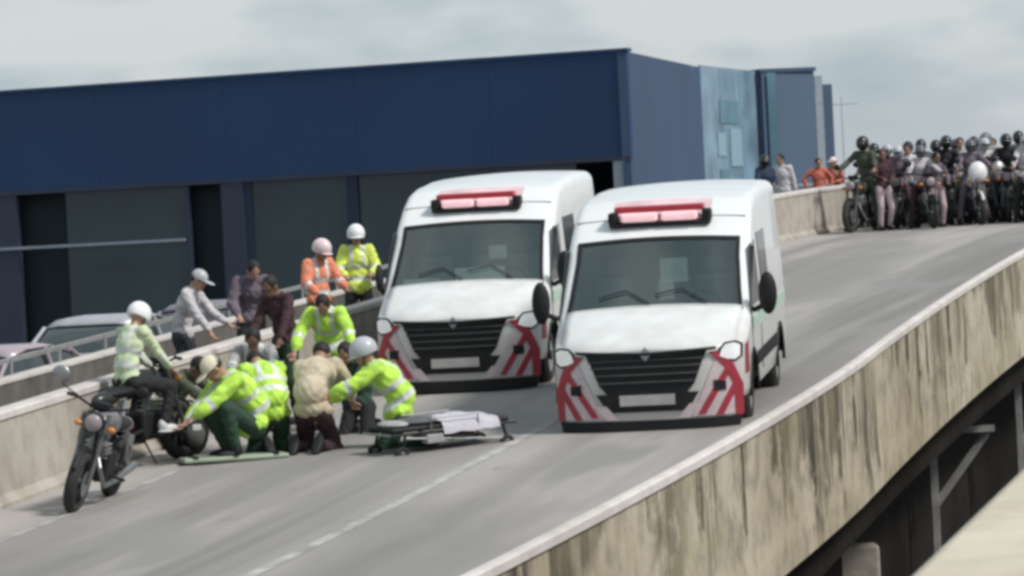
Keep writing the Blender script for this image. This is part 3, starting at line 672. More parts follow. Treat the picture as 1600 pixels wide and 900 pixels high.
# ------------------------------------------------------------------ people
def remesh(mb,vox,mats,smooth=4,name='m'):
    me=mb.mesh(name,mats); o=bpy.data.objects.new('tmp',me); COL.objects.link(o)
    r=o.modifiers.new('r','REMESH'); r.mode='VOXEL'; r.voxel_size=vox
    s=o.modifiers.new('s','SMOOTH'); s.factor=.5; s.iterations=smooth
    dg=bpy.context.evaluated_depsgraph_get(); dg.update(); out_=bpy.data.meshes.new_from_object(o.evaluated_get(dg)); out_.name=name
    bpy.data.objects.remove(o); bpy.data.meshes.remove(me)
    return out_
from mathutils import noise as mn
_fs=[0]
def fold(me,amp):
    """push cloth in and out into soft creases"""
    _fs[0]+=7.3; o_=_fs[0]; n=len(me.vertices)
    c=np.empty(n*3,dtype=np.float32); me.vertices.foreach_get('co',c); c=c.reshape(-1,3)
    nn=np.array([v.vector for v in me.vertex_normals],dtype=np.float32)
    x,y,z=c[:,0],c[:,1],c[:,2]
    wz=z+.05*np.sin(19*x+o_)+.05*np.sin(17*y+o_*1.7)+.03*np.sin(41*x-23*y+o_)
    d=np.sin(62*wz+6*np.sin(9*x+o_)+5*np.sin(8*y-o_))*.5+np.sin(37*wz+31*x+22*y+o_*2)*.3+np.sin(14*x+11*z+o_)*.35
    c=c+nn*(amp*.55*d)[:,None]
    me.vertices.foreach_set('co',c.ravel().astype(np.float32)); me.update()
def ik(a,c,l1,l2,pole):
    a=V(a);c=V(c); d=c-a; D=d.length; mxl=(l1+l2)*.995
    if D>mxl: c=a+d*(mxl/D); d=c-a; D=mxl
    if D<abs(l1-l2)+.02: c=a+d.normalized()*(abs(l1-l2)+.02); d=c-a; D=d.length
    x=(l1*l1-l2*l2+D*D)/(2*D); h=sqrt(max(0,l1*l1-x*x)); dn_=d.normalized(); p_=V(pole)-dn_*V(pole).dot(dn_)
    if p_.length<1e-4: p_=dn_.orthogonal()
    return a+dn_*x+p_.normalized()*h, c
def basis(up,fwd):
    u=V(up).normalized(); f=(V(fwd)-u*V(fwd).dot(u)).normalized(); r=f.cross(u).normalized()      # r = person's right (f x u)
    return r,f,u
def colm(r,f,u): return Matrix((r,f,u)).transposed()
def person(label,p,yaw,pose,top,legs,head='hair',headmat=None,skin=None,vox=.016,stripes=True,group=None,size=1.0,vest=False,shoe=None,bulk=1.0):
    """pose: pelvis, lean (spine dir), look (face dir), hl, hr (hand targets), fl, fr (ankle targets), optional poles. forward = -y, person's left = +x"""
    skin=skin or M_SKIN
    t=thing('person',label,'person',p,(0,0,yaw),group); t.scale=(size,)*3
    pel=V(pose['pelvis']); D=V(pose['lean']).normalized(); fw=V((0,-1,0))
    hip_up=V(pose.get('hipup',(D*.5+V((0,0,.6))))).normalized()
    r0,f0,u0=basis(hip_up,fw); r1,f1,u1=basis(D,V(pose.get('chestf',(0,-1,0))))
    mid=pel+hip_up*.17+f0*(-.02); chest=mid+(D)*.20; neck=chest+D*.20; hun=pose.get('hunch',0); mid=mid-f1*hun*.6; chest=chest-f1*hun*.3
    look=V(pose.get('look',(0,-1,-.1))).normalized()
    hu=(D*.6+V((0,0,1))*.5); rh,fh,uh=basis(hu,look) if abs(hu.normalized().dot(look))<.95 else basis(f1*-1,look)
    uh=(uh-fh*0).normalized()
    # tilt the head so that the face follows look fully
    fh=look; uh=(hu-fh*hu.dot(fh)).normalized(); rh=fh.cross(uh).normalized()
    nb_=neck+D*.0+fh*.02; hc=nb_+uh*.125+fh*.025
    sh={}; el={}; wr={}; hp={}; kn={}; an={}
    for s,k in ((-1,'l'),(1,'r')):                  # r vector points to the person's right
        sh[k]=chest+r1*s*.162+D*.14+f1*pose.get('shf',.01)
        tgt=V(pose['h'+k]); pole=V(pose.get('ep'+k,(0,0,0))) if pose.get('ep'+k) else (r1*s*.6-f1*.5-V((0,0,.8)))
        el[k],wr[k]=ik(sh[k],tgt,.285,.255,pole)
        hp[k]=pel+r0*s*.088-hip_up*.02
        kp=V(pose.get('kp'+k,(-s*.25,-1,.1)))
        kn[k],an[k]=ik(hp[k],V(pose['f'+k]),.43,.42,kp)
    # ---- skin body: one continuous surface
    b_=MB()
    B1=colm(r1,f1,u1); B0=colm(r0,f0,u0); BH=colm(rh,fh,uh)
    b_.ell(pel,(.15,.10,.12),B0); b_.ell(mid,(.13,.09,.14),B1); b_.ell(chest,(.155,.105,.17),B1); b_.cone(sh['l'],sh['r'],.055,.055)
    b_.cone(neck-D*.02,nb_+uh*.05,.058,.052)
    b_.ell(hc+uh*.02-fh*.01,(.076,.095,.105),BH,n=16); b_.ell(hc-uh*.055+fh*.025,(.055,.065,.065),BH,n=14)     # skull, jaw
    b_.ell(hc-uh*.01+fh*.093,(.014,.022,.028),BH,n=8); b_.ell(hc-uh*.098+fh*.062,(.024,.02,.018),BH,n=8)        # nose, chin
    b_.ell(hc+uh*.03+fh*.076,(.05,.014,.014),BH,n=8)
    for s in (-1,1): b_.ell(hc+rh*s*.08-uh*.005-fh*.005,(.012,.022,.032),BH,n=8)
    for k in 'lr':
        b_.cone(sh[k],el[k],.05,.04); b_.cone(el[k],wr[k],.041,.027)
        b_.cone(hp[k],kn[k],.082,.055); b_.cone(kn[k],kn[k].lerp(an[k],.4),.055,.052); b_.cone(kn[k].lerp(an[k],.3),an[k],.052,.036)
    for s,k in ((-1,'l'),(1,'r')):
        fd=(wr[k]-el[k]).normalized(); hd=(fd*.8+V((0,0,-.25))+f1*.15).normalized(); sdv=(r1*s-hd*(r1*s).dot(hd)).normalized(); pn=hd.cross(sdv).normalized()
        if pn.dot(f1)>0: pn=-pn
        Bh=colm(sdv,pn,hd); pc=wr[k]+hd*.05
        b_.ell(pc,(.04,.018,.055),Bh,n=10)
        hp_=(pc,hd,sdv,pn); 
        wr[k+'h']=hp_
    bodym=remesh(b_,vox*.85,[skin],3,'person_body')
    # fingers, eyes and mouth joined into the same mesh
    x_=MB()
    for s,k in ((-1,'l'),(1,'r')):
        pc,hd,sdv,pn=wr[k+'h']
        for i,(off,ln) in enumerate(((-.030,.062),(-.010,.075),(.010,.080),(.029,.070))):
            a0=pc+hd*.042+sdv*off; a1=a0+(hd*.85-pn*.35).normalized()*ln*.5; a2=a1+(hd*.5-pn*.8).normalized()*ln*.5
            x_.cone(a0,a1,.009,.0085,6); x_.cone(a1,a2,.0085,.007,6)
        a0=pc-hd*.015-sdv*-.03 if False else pc-hd*.01+sdv*(.034); a1=a0+(sdv*.75+hd*.6).normalized()*.032; a2=a1+(hd*.9-pn*.4).normalized()*.03
        x_.cone(a0,a1,.011,.010,6); x_.cone(a1,a2,.010,.008,6)
    for s in (-1,1): x_.ell(hc+rh*s*.03+uh*.012+fh*.083,(.013,.008,.008),BH,n=8,mi=1)
    x_.ell(hc-uh*.055+fh*.086,(.024,.008,.008),BH,n=8,mi=2)
    bm=bmesh.new(); bm.from_mesh(bodym); xm=x_.mesh('x',[skin,M_EYE,M_LIP]); bm.from_mesh(xm); bodym2=bpy.data.meshes.new('body'); bm.to_mesh(bodym2); bm.free()
    for m_ in (skin,M_EYE,M_LIP): bodym2.materials.append(m_)
    bpy.data.meshes.remove(bodym); bpy.data.meshes.remove(xm)
    link('body',bodym2,t,True,angle=180)
    # ---- jacket
    j=MB(); g=.022
    j.ell(pel+hip_up*.02,(.165,.125,.13),B0); j.ell(mid,(.152,.118,.16),B1); j.ell(chest,(.175,.13,.18),B1); j.cone(sh['l'],sh['r'],.066,.066)
    j.ell(chest+D*.135-f1*.015,(.125,.09,.085),B1); j.cone(chest+D*.14,nb_-D*.01,.085,.062)
    if not vest:
        for k in 'lr':
            j.cone(sh[k],el[k],.067,.056); j.cone(el[k],el[k].lerp(wr[k],.86),.06,.046)
            # cloth folds at elbow
            j.ell(el[k],(.062,.062,.055),n=8)
    else:
        for k in 'lr': j.cone(sh[k],sh[k].lerp(el[k],.25),.072,.066)
    if bulk!=1:
        k_=bulk; j.ell(mid-f1*.02,(.152*k_,.125*k_,.17),B1); j.ell(chest-f1*.015,(.17*k_,.13*k_,.18),B1); j.ell(pel+hip_up*.03,(.165*k_,.128*k_,.13),B0)
        for k in 'lr': j.cone(sh[k],el[k],.068*k_,.062*k_); j.cone(el[k],el[k].lerp(wr[k],.7),.062*k_,.052*k_)
    jm=remesh(j,vox,[top],3,'jacket'); fold(jm,.016); jm.materials.clear(); jm.materials.append(top)
    if stripes:
        jm.materials.append(M_REFL)
        for f_ in jm.polygons:
            c_=f_.center; h_=(c_-mid).dot(D); lat=abs((c_-mid).dot(r1)); ok=False
            if lat<.19 and (abs(h_+.03)<.028 or abs(h_-.12)<.028): ok=True
            if .055<lat<.10 and h_>.1: ok=True
            if not vest:
                for k in 'lr':
                    v_=wr[k]-el[k]; tt=(c_-el[k]).dot(v_)/v_.length_squared
                    if .15<tt<.35 and (c_-(el[k]+v_*tt)).length<.085: ok=True
            if ok: f_.material_index=1
    link('jacket' if stripes else 'shirt',jm,t,True,angle=180)
    # ---- trousers
    q=MB(); q.ell(pel,(.165,.12,.12),B0)
    for k in 'lr':
        q.cone(hp[k],kn[k],.098,.073); q.cone(kn[k],an[k].lerp(kn[k],.08),.072,.056); q.ell(kn[k],(.075,.075,.07),n=8)
    qm=remesh(q,vox,[legs],3,'trousers'); fold(qm,.012); qm.materials.clear(); qm.materials.append(legs)
    link('trousers',qm,t,True,angle=180)
    # ---- shoes
    for s,k in ((-1,'l'),(1,'r')):
        sh_=(an[k]-kn[k]).normalized(); toe=V(pose.get('t'+k,(0,-1,0))).normalized()
        if 't'+k not in pose and abs(sh_.z)<.45: toe=V((0,0,-1)) if False else (sh_*.5+V((0,0,-.6))).normalized()
        upv=(-sh_-toe*(-sh_).dot(toe)); upv=upv.normalized() if upv.length>.05 else V((0,0,1)); sd_=toe.cross(upv).normalized(); Bs=colm(sd_,toe,upv)
        m_=MB(); m_.ell(an[k]+toe*.07-upv*.035,(.048,.13,.042),Bs,n=12); m_.ell(an[k]-upv*.0,(.05,.06,.07),Bs,n=12); m_.ell(an[k]+toe*.06-upv*.065,(.05,.14,.018),Bs,n=12)
        m_.build('shoe',shoe or M_BLACK,t,smooth=True,angle=180)
    # ---- head wear
    BHo=BH
    if head=='helmet':
        m_=MB(); m_.ell(hc+uh*.03-fh*.012,(.118,.142,.132),BHo,n=20,z0=-.35); m_.torus((0,0,0),.001,.0005) if False else None
        ho=m_.build('helmet',headmat,t,smooth=True,angle=60)
        MB().ell(hc+uh*.0+fh*.10,(.085,.06,.012),BHo,n=14).build('peak',headmat,ho,smooth=True)
        MB().tube([hc+rh*.085+uh*.02,hc+rh*.06-uh*.1+fh*.04,hc-rh*.06-uh*.1+fh*.04,hc-rh*.085+uh*.02],.006,5).build('chin_strap',M_BLACK,ho)
    elif head=='full':
        ho=MB().ell(hc+uh*.012-fh*.008,(.116,.142,.135),BHo,n=20).build('helmet',headmat,t,smooth=True)
        MB().ell(hc+uh*.015+fh*.04,(.104,.106,.05),BHo,n=18).build('visor',M_GLASSD,ho,smooth=True)
    elif head=='cap':
        ho=MB().ell(hc+uh*.035-fh*.01,(.088,.108,.10),BHo,n=18,z0=-.1).build('cap',headmat,t,smooth=True,angle=60)
        MB().ell(hc+uh*.03+fh*.13,(.07,.075,.01),BHo,n=14).build('peak',headmat,ho,smooth=True)
    if head in('hair','cap'):
        MB().ell(hc+uh*.03-fh*.022,(.085,.098,.10),BHo,n=16,z0=-.55).build('hair',M_HAIR if head=='hair' else M_HAIR,t,smooth=True,angle=180)
    return t
def stand(lean=(0,-.05,1),hl=(.22,-.12,.85),hr=(-.22,-.12,.85),look=(0,-1,-.15),**k):
    d=dict(pelvis=(0,0,.93),lean=lean,hl=hl,hr=hr,fl=(.12,.02,.09),fr=(-.12,-.04,.09),look=look); d.update(k); return d
_rp=random.Random(11)
def stand_any():
    a=_rp.random()
    if a<.3: return stand(hl=(.22,-.22,1.05),hr=(-.24,.02,.82),look=(.5,-1,-.1))
    if a<.55: return stand(hl=(.10,-.24,1.12),hr=(-.10,-.26,1.10),lean=(.03,-.02,1),look=(-.3,-1,-.1))
    if a<.8: return stand(hl=(.26,.04,.84),hr=(-.26,-.02,.84),lean=(-.04,0,1),look=(-.5,-1,0))
    return stand(hl=(.30,-.02,1.0),hr=(-.30,-.02,1.0),epl=(1,.4,0),epr=(-1,.4,0),look=(.1,-1,-.1))
def kneel(lean=(0,-.6,.9),hl=(.12,-.6,.35),hr=(-.12,-.6,.35),look=(0,-.7,-.7),**k):
    d=dict(pelvis=(0,.12,.46),lean=lean,hl=hl,hr=hr,fl=(.12,.50,.08),fr=(-.12,.50,.08),kpl=(.12,-1,-.7),kpr=(-.12,-1,-.7),look=look,hunch=.05); d.update(k); return d
def squat(lean=(0,-.55,.9),hl=(.12,-.6,.35),hr=(-.12,-.6,.35),look=(0,-.7,-.7),**k):
    d=dict(pelvis=(0,.18,.36),lean=lean,hl=hl,hr=hr,fl=(.16,-.02,.10),fr=(-.16,.04,.10),kpl=(.35,-1,.6),kpr=(-.35,-1,.6),look=look,hunch=.06); d.update(k); return d
def ride(look=(0,-1,-.15),**k):
    d=dict(pelvis=(0,.26,.90),lean=(0,-.22,1),hl=(.36,-.27,1.10),hr=(-.36,-.27,1.10),fl=(.30,.02,.10),fr=(-.30,.02,.10),kpl=(.6,-1,0),kpr=(-.6,-1,0),look=look); d.update(k); return d
R=radians
# --- the helpers round the casualty
person('rider in faded pale green hi-vis jacket and white helmet on the black motorcycle',p2+V((0,0,.0)),R(138),
    dict(pelvis=(0,.20,.90),lean=(0,-.30,1),hl=(.18,-.30,1.02),hr=(-.16,-.28,.98),fl=(.24,-.05,.42),fr=(-.24,-.05,.42),kpl=(.3,-1,.5),kpr=(-.3,-1,.5),look=(.1,-1,-.55)),C_PALEHV,C_BLK,'helmet',H_WHITE,shoe=mat('pale trainers',(.6,.6,.6),.7))
q=onoff(284,500,-1.0)
person('person in pale shirt and grey cap bending forward behind the pale wall',q,R(70),stand(lean=(0,-.38,1),hl=(.2,-.5,1.05),hr=(-.18,-.45,.95),look=(0,-1,-.5)),C_PALE,C_NAVY,'cap',H_GREY,stripes=False)
q=ground(452,664)
person('dark haired helper in maroon top standing in front of the wall',q,R(-35),stand(lean=(0,-.28,1),hl=(.25,-.42,.95),hr=(-.20,-.45,.88),look=(0,-.9,-.6)),C_MAROON,C_DGREEN,'hair',skin=M_SKIND,stripes=False)
q=onoff(392,500,-.8)
person('dark haired person in a plum top leaning over the pale wall',q,R(15),stand(lean=(0,-.4,1),hl=(.22,-.40,1.0),hr=(-.22,-.40,1.0),look=(.1,-.8,-.7)),C_PURP,C_BLK,'hair',stripes=False,bulk=1.15)
q=onoff(500,480,-.75)
person('helper in an orange jacket and pinkish helmet standing behind the wall',q,R(35),stand(hl=(.2,-.35,1.1),hr=(-.2,-.3,1.05),look=(.2,-1,-.4)),C_ORANGE,C_NAVY,'helmet',H_PINK,bulk=1.15)
q=onoff(561,470,-.85)
person('helper in yellow hi-vis jacket and white helmet standing beside the far ambulance',q,R(5),stand(hl=(.16,-.28,1.12),hr=(-.16,-.28,1.10)),C_NEON2,C_BLK,'helmet',H_WHITE,size=1.03,bulk=1.15)
q=ground(520,674)
person('dark haired helper in hi-vis jacket bending towards us with arms spread',q,R(-5),dict(pelvis=(0,.12,.88),lean=(0,-.7,.9),hl=(.36,-.55,.80),hr=(-.36,-.55,.80),epl=(1,0,.1),epr=(-1,0,.1),fl=(.18,.05,.09),fr=(-.18,.1,.09),look=(0,-.6,-.9)),C_NEON,C_DGREEN,'hair',bulk=1.2)
q=ground(508,702)
person('helper in a beige shirt kneeling with their back turned, between the hi-vis helpers',q,R(165),kneel(pelvis=(0,.30,.36),lean=(.05,-.75,.85),hunch=.06,hl=(.2,-.55,.3),hr=(-.2,-.5,.3),epl=(1,.2,.2),epr=(-1,.2,.2)),C_BEIGE,C_MAROON,'hair',stripes=False,size=1.12,bulk=1.22)
q=ground(578,706)
person('helper in neon jacket and grey helmet kneeling by the stretcher',q,R(-80),kneel(pelvis=(0,.30,.34),lean=(0,-.62,1),look=(0,-1,-.35),hl=(.15,-.55,.5),hr=(-.15,-.5,.4)),C_NEON,C_DGREEN,'helmet',H_GREY,size=1.08,bulk=1.2)
q=ground(362,720)
person('helper in neon jacket and cream cap crouching at the left of the group',q,R(-62),squat(pelvis=(0,.22,.30),lean=(0,-.6,.9),hl=(.1,-.6,.30),hr=(-.1,-.55,.25)),C_NEON,C_DGREEN,'cap',mat('cream cap',(.62,.56,.44),.8),size=1.12,bulk=1.25)
q=ground(412,706)
person('helper in neon jacket crouching with rounded back, right of the cream cap wearer',q,R(200),kneel(pelvis=(0,.30,.34),lean=(0,-.75,.85),hunch=.07,look=(0,-.5,-.9)),C_NEON,C_DGREEN,'hair',size=1.12,bulk=1.25)
q=ground(402,678)
person('helper in grey top kneeling behind the neon jackets, facing us',q,R(0),kneel(pelvis=(0,.30,.36),lean=(0,-.35,1),hl=(.22,-.45,.55),hr=(-.22,-.45,.55),epl=(1,0,.2),epr=(-1,0,.2)),C_GREY,C_OLIVE,'hair',skin=M_SKIND,size=1.08)
q=ground(548,684)
person('helper in dark green clothes crouching between the beige shirt and the grey helmet',q,R(-20),kneel(pelvis=(0,.30,.34),lean=(0,-.5,.9)),C_DGREEN,C_BLK,'hair',stripes=False)
q=ground(300,700)
person('helper in olive clothes kneeling by the wall at the left end of the group',q,R(60),kneel(pelvis=(0,.30,.34),lean=(0,-.75,.8)),C_OLIVE,C_BLK,'hair',stripes=False,skin=M_SKIND)
# --- far walkers behind the left wall
for px,py,off,lab,tp,lg,hd_,hm,yw in (
  (1194,260,-1.0,'person in dark blue behind the wall just right of the ambulance roof',C_DBLUE,C_NAVY,'full',H_BLACK,20),
  (1224,280,-.9,'person in a pale shirt behind the wall, next to the one in dark blue',C_PALE,C_GREY,'hair',None,-20),
  (1278,270,-1.0,'person in a red shirt behind the wall near the far block',C_RED,C_RED,'hair',None,10),
  (1303,262,-.9,'person in pink and red behind the wall, nearest the crowd of riders',C_RED,C_PINK,'cap',H_PINK,-30)):
    q=onoff(px,py,off); q.z=EYE+zd(q.y)
    person(lab,q,R(yw),stand_any(),tp,lg,hd_,hm,vox=.024,stripes=False,group='people behind the far wall',size=.92 if tp!=C_RED else .84)
# --- crest crowd: riders on motorcycles and people on foot
def crowd_pt(px,d): p_=pix(px,355,d); return V((p_.x,d,EYE+zd(d)))
tanks=[mat('olive tank',(.05,.06,.045),.4),mat('plum tank',(.10,.04,.06),.4),mat('black tank',(.02,.02,.022),.3),mat('white fairing paint',(.72,.70,.72),.35),mat('wine tank',(.09,.03,.045),.35),mat('silver tank',(.4,.4,.42),.35,.4)]
riders=[(1350,75.5,-28,'rider in a dark green jacket and black helmet, leftmost of the crowd',C_OLIVE,C_OLIVE,'full',H_BLACK,0,0,1.1),
 (1408,76.5,-12,'rider in a plum grey jacket, second from left of the crowd',C_PURP,C_MAROON,'full',H_GREY,1,0,.96),
 (1446,75.5,8,'rider in a pale grey top, third from left of the crowd',C_PALE,C_MAROON,'full',mat('plum helmet',(.12,.10,.13),.4),4,0,.96),
 (1485,77,-4,'broad rider in a black jacket in the middle of the crowd',C_BLK,C_BLK,'full',H_BLACK,2,0,1.05),
 (1524,76,4,'rider behind a white fairing, right of the broad rider in black',C_PURP,C_PURP,'full',mat('dull grey helmet',(.09,.09,.10),.4),3,1,1.0),
 (1578,76.5,-8,'rider in black leather and black helmet near the right edge of the picture',C_BLK,C_BLK,'full',H_BLACK,2,0,1.04),
(1371,78.2,-6,'rider in a navy top beside the dark green rider',C_NAVY,C_BLK,'full',H_BLACK,2,0,1.0),
 (1427,80,9,'rider in a wine red top behind the pale grey rider',C_MAROON,C_BLK,'full',H_BLACK,4,0,1.0),
 (1444,80.6,-12,'rider in an olive top at the back, third head behind the pale grey rider',C_OLIVE,C_BLK,'full',H_BLACK,0,0,1.02),
 (1530,80.4,5,'rider in a black top in the back row behind the white fairing',C_BLK,C_BLK,'full',H_BLACK,2,0,1.02),
 (1395,79.5,15,'rider in a dark top half hidden behind the plum grey rider',C_MAROON,C_BLK,'full',H_GREY,2,0,.98),
 (1466,79,-20,'rider in a grey top half hidden left of the broad rider',C_GREY,C_BLK,'full',H_BLACK,4,0,1.0),
 (1503,79.8,12,'rider in a black top half hidden right of the broad rider',C_BLK,C_BLK,'full',mat('dull plum helmet',(.10,.07,.09),.4),1,0,1.0),
 (1548,77.2,14,'rider in a light grey top just left of the leather rider',C_PALE,C_BLK,'full',H_GREY,5,1,1.0),
 (1597,78.6,-14,'rider in a grey top half hidden right of the leather rider',C_GREY,C_BLK,'full',H_BLACK,4,0,1.06),
 (1612,75.5,5,'rider in a pale top cut by the right edge of the picture',C_PALE,C_BLK,'full',H_GREY,5,1,1.02)]
for i,(px,d,yw,lab,tp,lg,hd_,hm,tk,stl,sz) in enumerate(riders):
    q=crowd_pt(px,d)
    bk=make_bike('motorcycle under the '+lab.split(',')[0].replace(' on a dark motorcycle','').replace(' on a silver motorcycle','').replace(' in the middle of the crowd','').replace(' near the right edge of the picture',' near the right edge').replace(' cut by the right edge of the picture',' at the right edge'),tanks[tk],stl); bk['group']='motorcycles at the crest'; bk.location=q; bk.rotation_euler=(0,0,R(yw)); bk.scale=(1.02,)*3
    person(lab,q,R(yw),ride(),tp,lg,hd_,hm,vox=.024,stripes=False,group='riders at the crest',size=sz)
walk=[(1383,75.4,20,'person in pale trousers and dark top standing between the first two riders',C_MAROON,C_PINK,'hair',None,.93),
 (1428,79,-10,'person in a white shirt standing behind the second and third riders',C_WHITE,C_PURP,'hair',None,.95),
 (1466,75.6,10,'person in pale trousers standing left of the broad rider in black',C_PURP,C_PINK,'hair',None,.86),
 (1505,79,15,'person in a grey top standing right behind the broad rider in black',C_GREY,C_BLK,'hair',None,1.0),
 (1550,78,-12,'person in a grey jacket standing between the white fairing and the leather rider',C_GREY,C_NAVY,'full',mat('slate helmet',(.12,.13,.15),.4),1.03),
 (1560,79.5,6,'person in a pale pink shirt standing behind the leather rider',C_PALE,C_MAROON,'hair',None,.97),
 (1597,79,0,'person in a dark jacket behind the rider at the right edge',C_PURP,C_BLK,'hair',None,1.03)]
for (px,d,yw,lab,tp,lg,hd_,hm,sz) in walk:
    person(lab,crowd_pt(px,d),R(yw),stand_any(),tp,lg,hd_,hm,vox=.024,stripes=False,group='people on foot at the crest',size=sz,skin=M_SKIND if sz<.95 else M_SKIN)

# ------------------------------------------------------------------ stretcher and kit
a=ground(600,716); b=ground(778,694); c=(a+b)/2; c.z=EYE+zd(c.y); yaw=math.atan2(b.y-a.y,b.x-a.x)
s_=thing('stretcher','low wheeled stretcher with a rumpled pale sheet on the road before the far ambulance','stretcher',c,(0,0,yaw))
s_.rotation_euler=(Matrix.Rotation(SLOPE,4,'X')@Matrix.Rotation(yaw,4,'Z')).to_euler()
Lh=.80
s_.scale=(.97,1,.68)
for sy in (-.26,.26):
    MB().tube([(-Lh,sy,.36),(Lh,sy,.36)],.018,8).build('side_rail',M_BLACK,s_); MB().tube([(-.3,sy*1.05,.38),(-.3,sy*1.05,.56),(.3,sy*1.05,.56),(.3,sy*1.05,.38)],.012,6).build('guard_rail',M_CHROME,s_)
    for sx in (-.62,.62):
        MB().tube([(sx,sy,.36),(sx*1.08,sy,.12)],.016,6).build('leg',M_BLACK,s_)
        w_=MB().torus((sx*1.08,sy,.09),.065,.025,'Y',18,8).build('wheel',M_RUBBER,s_,smooth=True); MB().disc((sx*1.08,sy,.09),.03,.03,'Y',10).build('hub',M_CHROME,w_)
    MB().tube([(-.62,sy,.30),(.62,sy,.14)],.014,6).build('cross_brace',M_STEEL,s_)
for sx in (-Lh,Lh): MB().tube([(sx,-.26,.36),(sx,.26,.36)],.018,8).build('end_bar',M_CHROME,s_)
MB().box((-.02,0,.42),(1.5,.48,.08)).build('mattress',M_BLACK,s_,bevel=.03)
nx,ny=36,14; vs=[]; rr=random.Random(3)
for i in range(nx+1):
    for j in range(ny+1):
        x=-.15+.72*i/nx; y=-.34+.68*j/ny; h=.475+.10*exp(-(y/.16)**2)*(.6+.4*sin(x*5+1))+.035*mn.noise(V((x*7,y*7,2)))
        if abs(y)>.26: h-= (abs(y)-.26)*2.0; y=math.copysign(.27+(abs(y)-.26)*.3,y)
        vs.append((x,y,h))
MB().add(vs,[(i*(ny+1)+j,(i+1)*(ny+1)+j,(i+1)*(ny+1)+j+1,i*(ny+1)+j+1) for i in range(nx) for j in range(ny)]).build('sheet',mat('pale lilac sheet',(.47,.45,.50),.9,var=.1),s_,smooth=True,angle=180)
MB().ell((-.6,0,.49),(.15,.20,.06),n=16).build('pillow',C_GREY,s_,smooth=True)
for x_ in (-.1,.35): MB().box((x_,0,.47),(.05,.62,.015)).build('strap',M_BLACK,s_) if False else None
for (x_,y_,lab,c_,n_) in ((.30,-.12,'small dark monitor box hung low on the stretcher frame',M_BLACK,'monitor'),):
    MB().box((.1,-.20,.27),(.34,.14,.15)).build('kit_box',M_BLACK,s_,bevel=.02); MB().box((-.25,-.22,.25),(.22,.12,.14)).build('kit_box',C_GREY,s_,bevel=.02)
MB().ell((-.28,.02,.50),(.26,.20,.07),n=16).build('blanket',cloth('charcoal blanket',(.10,.10,.11)),s_,smooth=True)
MB().tube([(.45,.24,.24),(-.1,.24,.24)],.05,10).build('oxygen_bottle',H_GREY,s_,smooth=True)
q=ground(365,722); sb=thing('spinal_board','low grey green rescue board lying on the road under the crouching helpers','board',q,(0,0,.25))
M_BOARD=mat('grey green plastic',(.30,.36,.27),.5)
MB().box((0,0,.045),(1.1,.42,.05)).build('board',M_BOARD,sb,bevel=.02)
for x_ in (-.42,0,.42): MB().box((x_,0,.078),(.05,.44,.012)).build('strap',M_BLACK,sb)
q=ground(300,712); mb_=thing('medical_bag','dark round-topped rescue backpack with a pale patch at the left of the helpers','bag',q,(0,0,.5))
MB().ell((0,0,.26),(.20,.14,.27),n=18).build('bag_body',C_BLK,mb_,smooth=True); MB().ell((0,-.11,.22),(.12,.06,.13),n=14).build('front_pocket',cloth('slate pocket cloth',(.09,.095,.09)),mb_,smooth=True)
MB().torus((0,0,.53),.05,.012,'Y',14,6).build('handle',M_BLACK,mb_); MB().box((0,-.155,.30),(.1,.02,.06)).build('patch',M_REFL,mb_,bevel=.005)
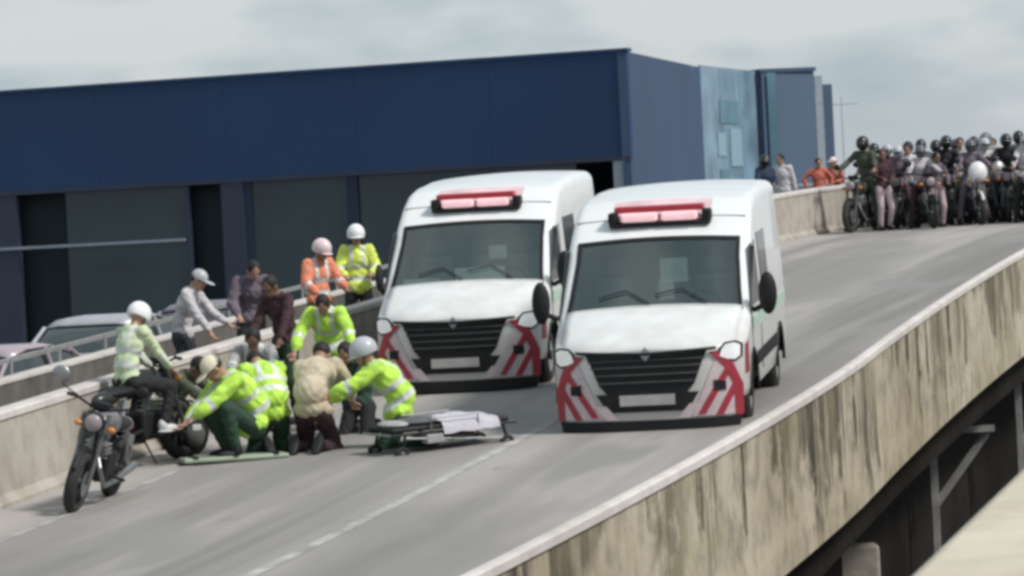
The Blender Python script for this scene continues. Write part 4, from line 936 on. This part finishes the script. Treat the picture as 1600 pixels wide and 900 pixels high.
# ------------------------------------------------------------------ parked cars behind the barrier
def make_car(label,paint,loc,yaw):
    t=thing('parked_car',label,'car',loc,(0,0,yaw),group='cars parked beyond the barrier')
    S=[(-2.1,.30,.62,.66,.0),(-2.0,.25,.76,.78,0),(-1.6,.22,.86,.84,0),(-1.0,.22,.94,.87,0),(-.7,.22,.98,.87,0),(0,.22,1.0,.88,0),(.9,.22,1.0,.88,0),(1.6,.22,.98,.86,0),(2.0,.25,.95,.80,0),(2.1,.35,.8,.70,0)]
    vs=[];k=10
    for y,zb_,zt,W,_ in S:
        vs+=[(-W*.9,y,zb_),(-W,y,zb_+.15),(-W,y,zt-.14),(-W*.93,y,zt-.03),(-W*.6,y,zt),(W*.6,y,zt),(W*.93,y,zt-.03),(W,y,zt-.14),(W,y,zb_+.15),(W*.9,y,zb_)]
    fs=[(i*k+j,i*k+(j+1)%k,(i+1)*k+(j+1)%k,(i+1)*k+j) for i in range(len(S)-1) for j in range(k)]+[tuple(range(k)),tuple((len(S)-1)*k+j for j in range(k))]
    MB().add(vs,fs).build('body',paint,t,smooth=True,angle=40)
    G=[(-1.05,.95,.80,.96),(-.35,1.36,.66,.96),(.2,1.45,.63,.96),(.9,1.43,.63,.96),(1.45,1.30,.62,.96),(1.95,.97,.72,.96)]
    vs=[]
    for y,zt,W,zl in G: vs+=[(-.80,y,.93),(-W,y,zt-.03),(-W*.8,y,zt-.005),(W*.8,y,zt-.005),(W,y,zt-.03),(.80,y,.93)]
    MB().add(vs,[(i*6+j,i*6+j+1,(i+1)*6+j+1,(i+1)*6+j) for i in range(5) for j in range(5)]+[tuple(range(6)),tuple(30+j for j in range(6))]).build('glasshouse',M_GLASSD,t,smooth=True,angle=30)
    vs=[]
    for y,zt,W in ((-.38,1.36,.68),(.2,1.465,.66),(.9,1.445,.66),(1.35,1.35,.65)): vs+=[(-W,y,zt-.02),(-W*.7,y,zt+.012),(W*.7,y,zt+.012),(W,y,zt-.02)]
    o=MB().add(vs,[(i*4+j,i*4+j+1,(i+1)*4+j+1,(i+1)*4+j) for i in range(3) for j in range(3)]).build('roof',paint,t,smooth=True); so=o.modifiers.new('s','SOLIDIFY'); so.thickness=.03
    for s in (-1,1):
        for a_,b_ in (((.80,-1.05,.95),(.665,-.36,1.37)),((.645,1.40,1.33),(.74,1.95,.98)),((.67,.4,1.43),(.815,.35,.95))): MB().tube([(s*a_[0],a_[1],a_[2]),(s*b_[0],b_[1],b_[2])],.028,6).build('pillar',paint,t)
        MB().ell((s*.95,-.75,1.0),(.1,.06,.07),n=10).build('mirror',paint,t,smooth=True); MB().ell((s*.62,-2.03,.64),(.16,.07,.07),n=12).build('headlight',M_LAMPW,t,smooth=True); MB().ell((s*.66,2.05,.78),(.13,.06,.07),n=12).build('tail_lamp',M_BARR_,t,smooth=True)
        for y in (-1.3,1.3):
            w_=MB().torus((s*.78,y,.31),.22,.09,'X',22,8).build('wheel',M_RUBBER,t,smooth=True); MB().disc((s*.82,y,.31),.17,.1,'X',16).build('rim',M_STEEL,w_)
    return t
def carpt(px,py,d): p_=pix(px,py,d); return V((p_.x,d,EYE+zd(min(d,58))-1.05))
ty=-.25
make_car('pinkish grey parked car at the left edge of the picture beyond the barrier',mat('rose grey paint',(.36,.29,.33),.4,coat=.3),carpt(22,560,52),R(160)+ty*0)
make_car('silver parked car with sloping bonnet beyond the barrier behind the hi-vis rider',mat('silver paint',(.42,.43,.46),.4,.3),carpt(190,540,57),R(165))
make_car('dusty plum parked car beyond the barrier, behind the pale-shirted person',mat('plum paint',(.20,.17,.21),.4,coat=.3),carpt(355,520,64),R(165))
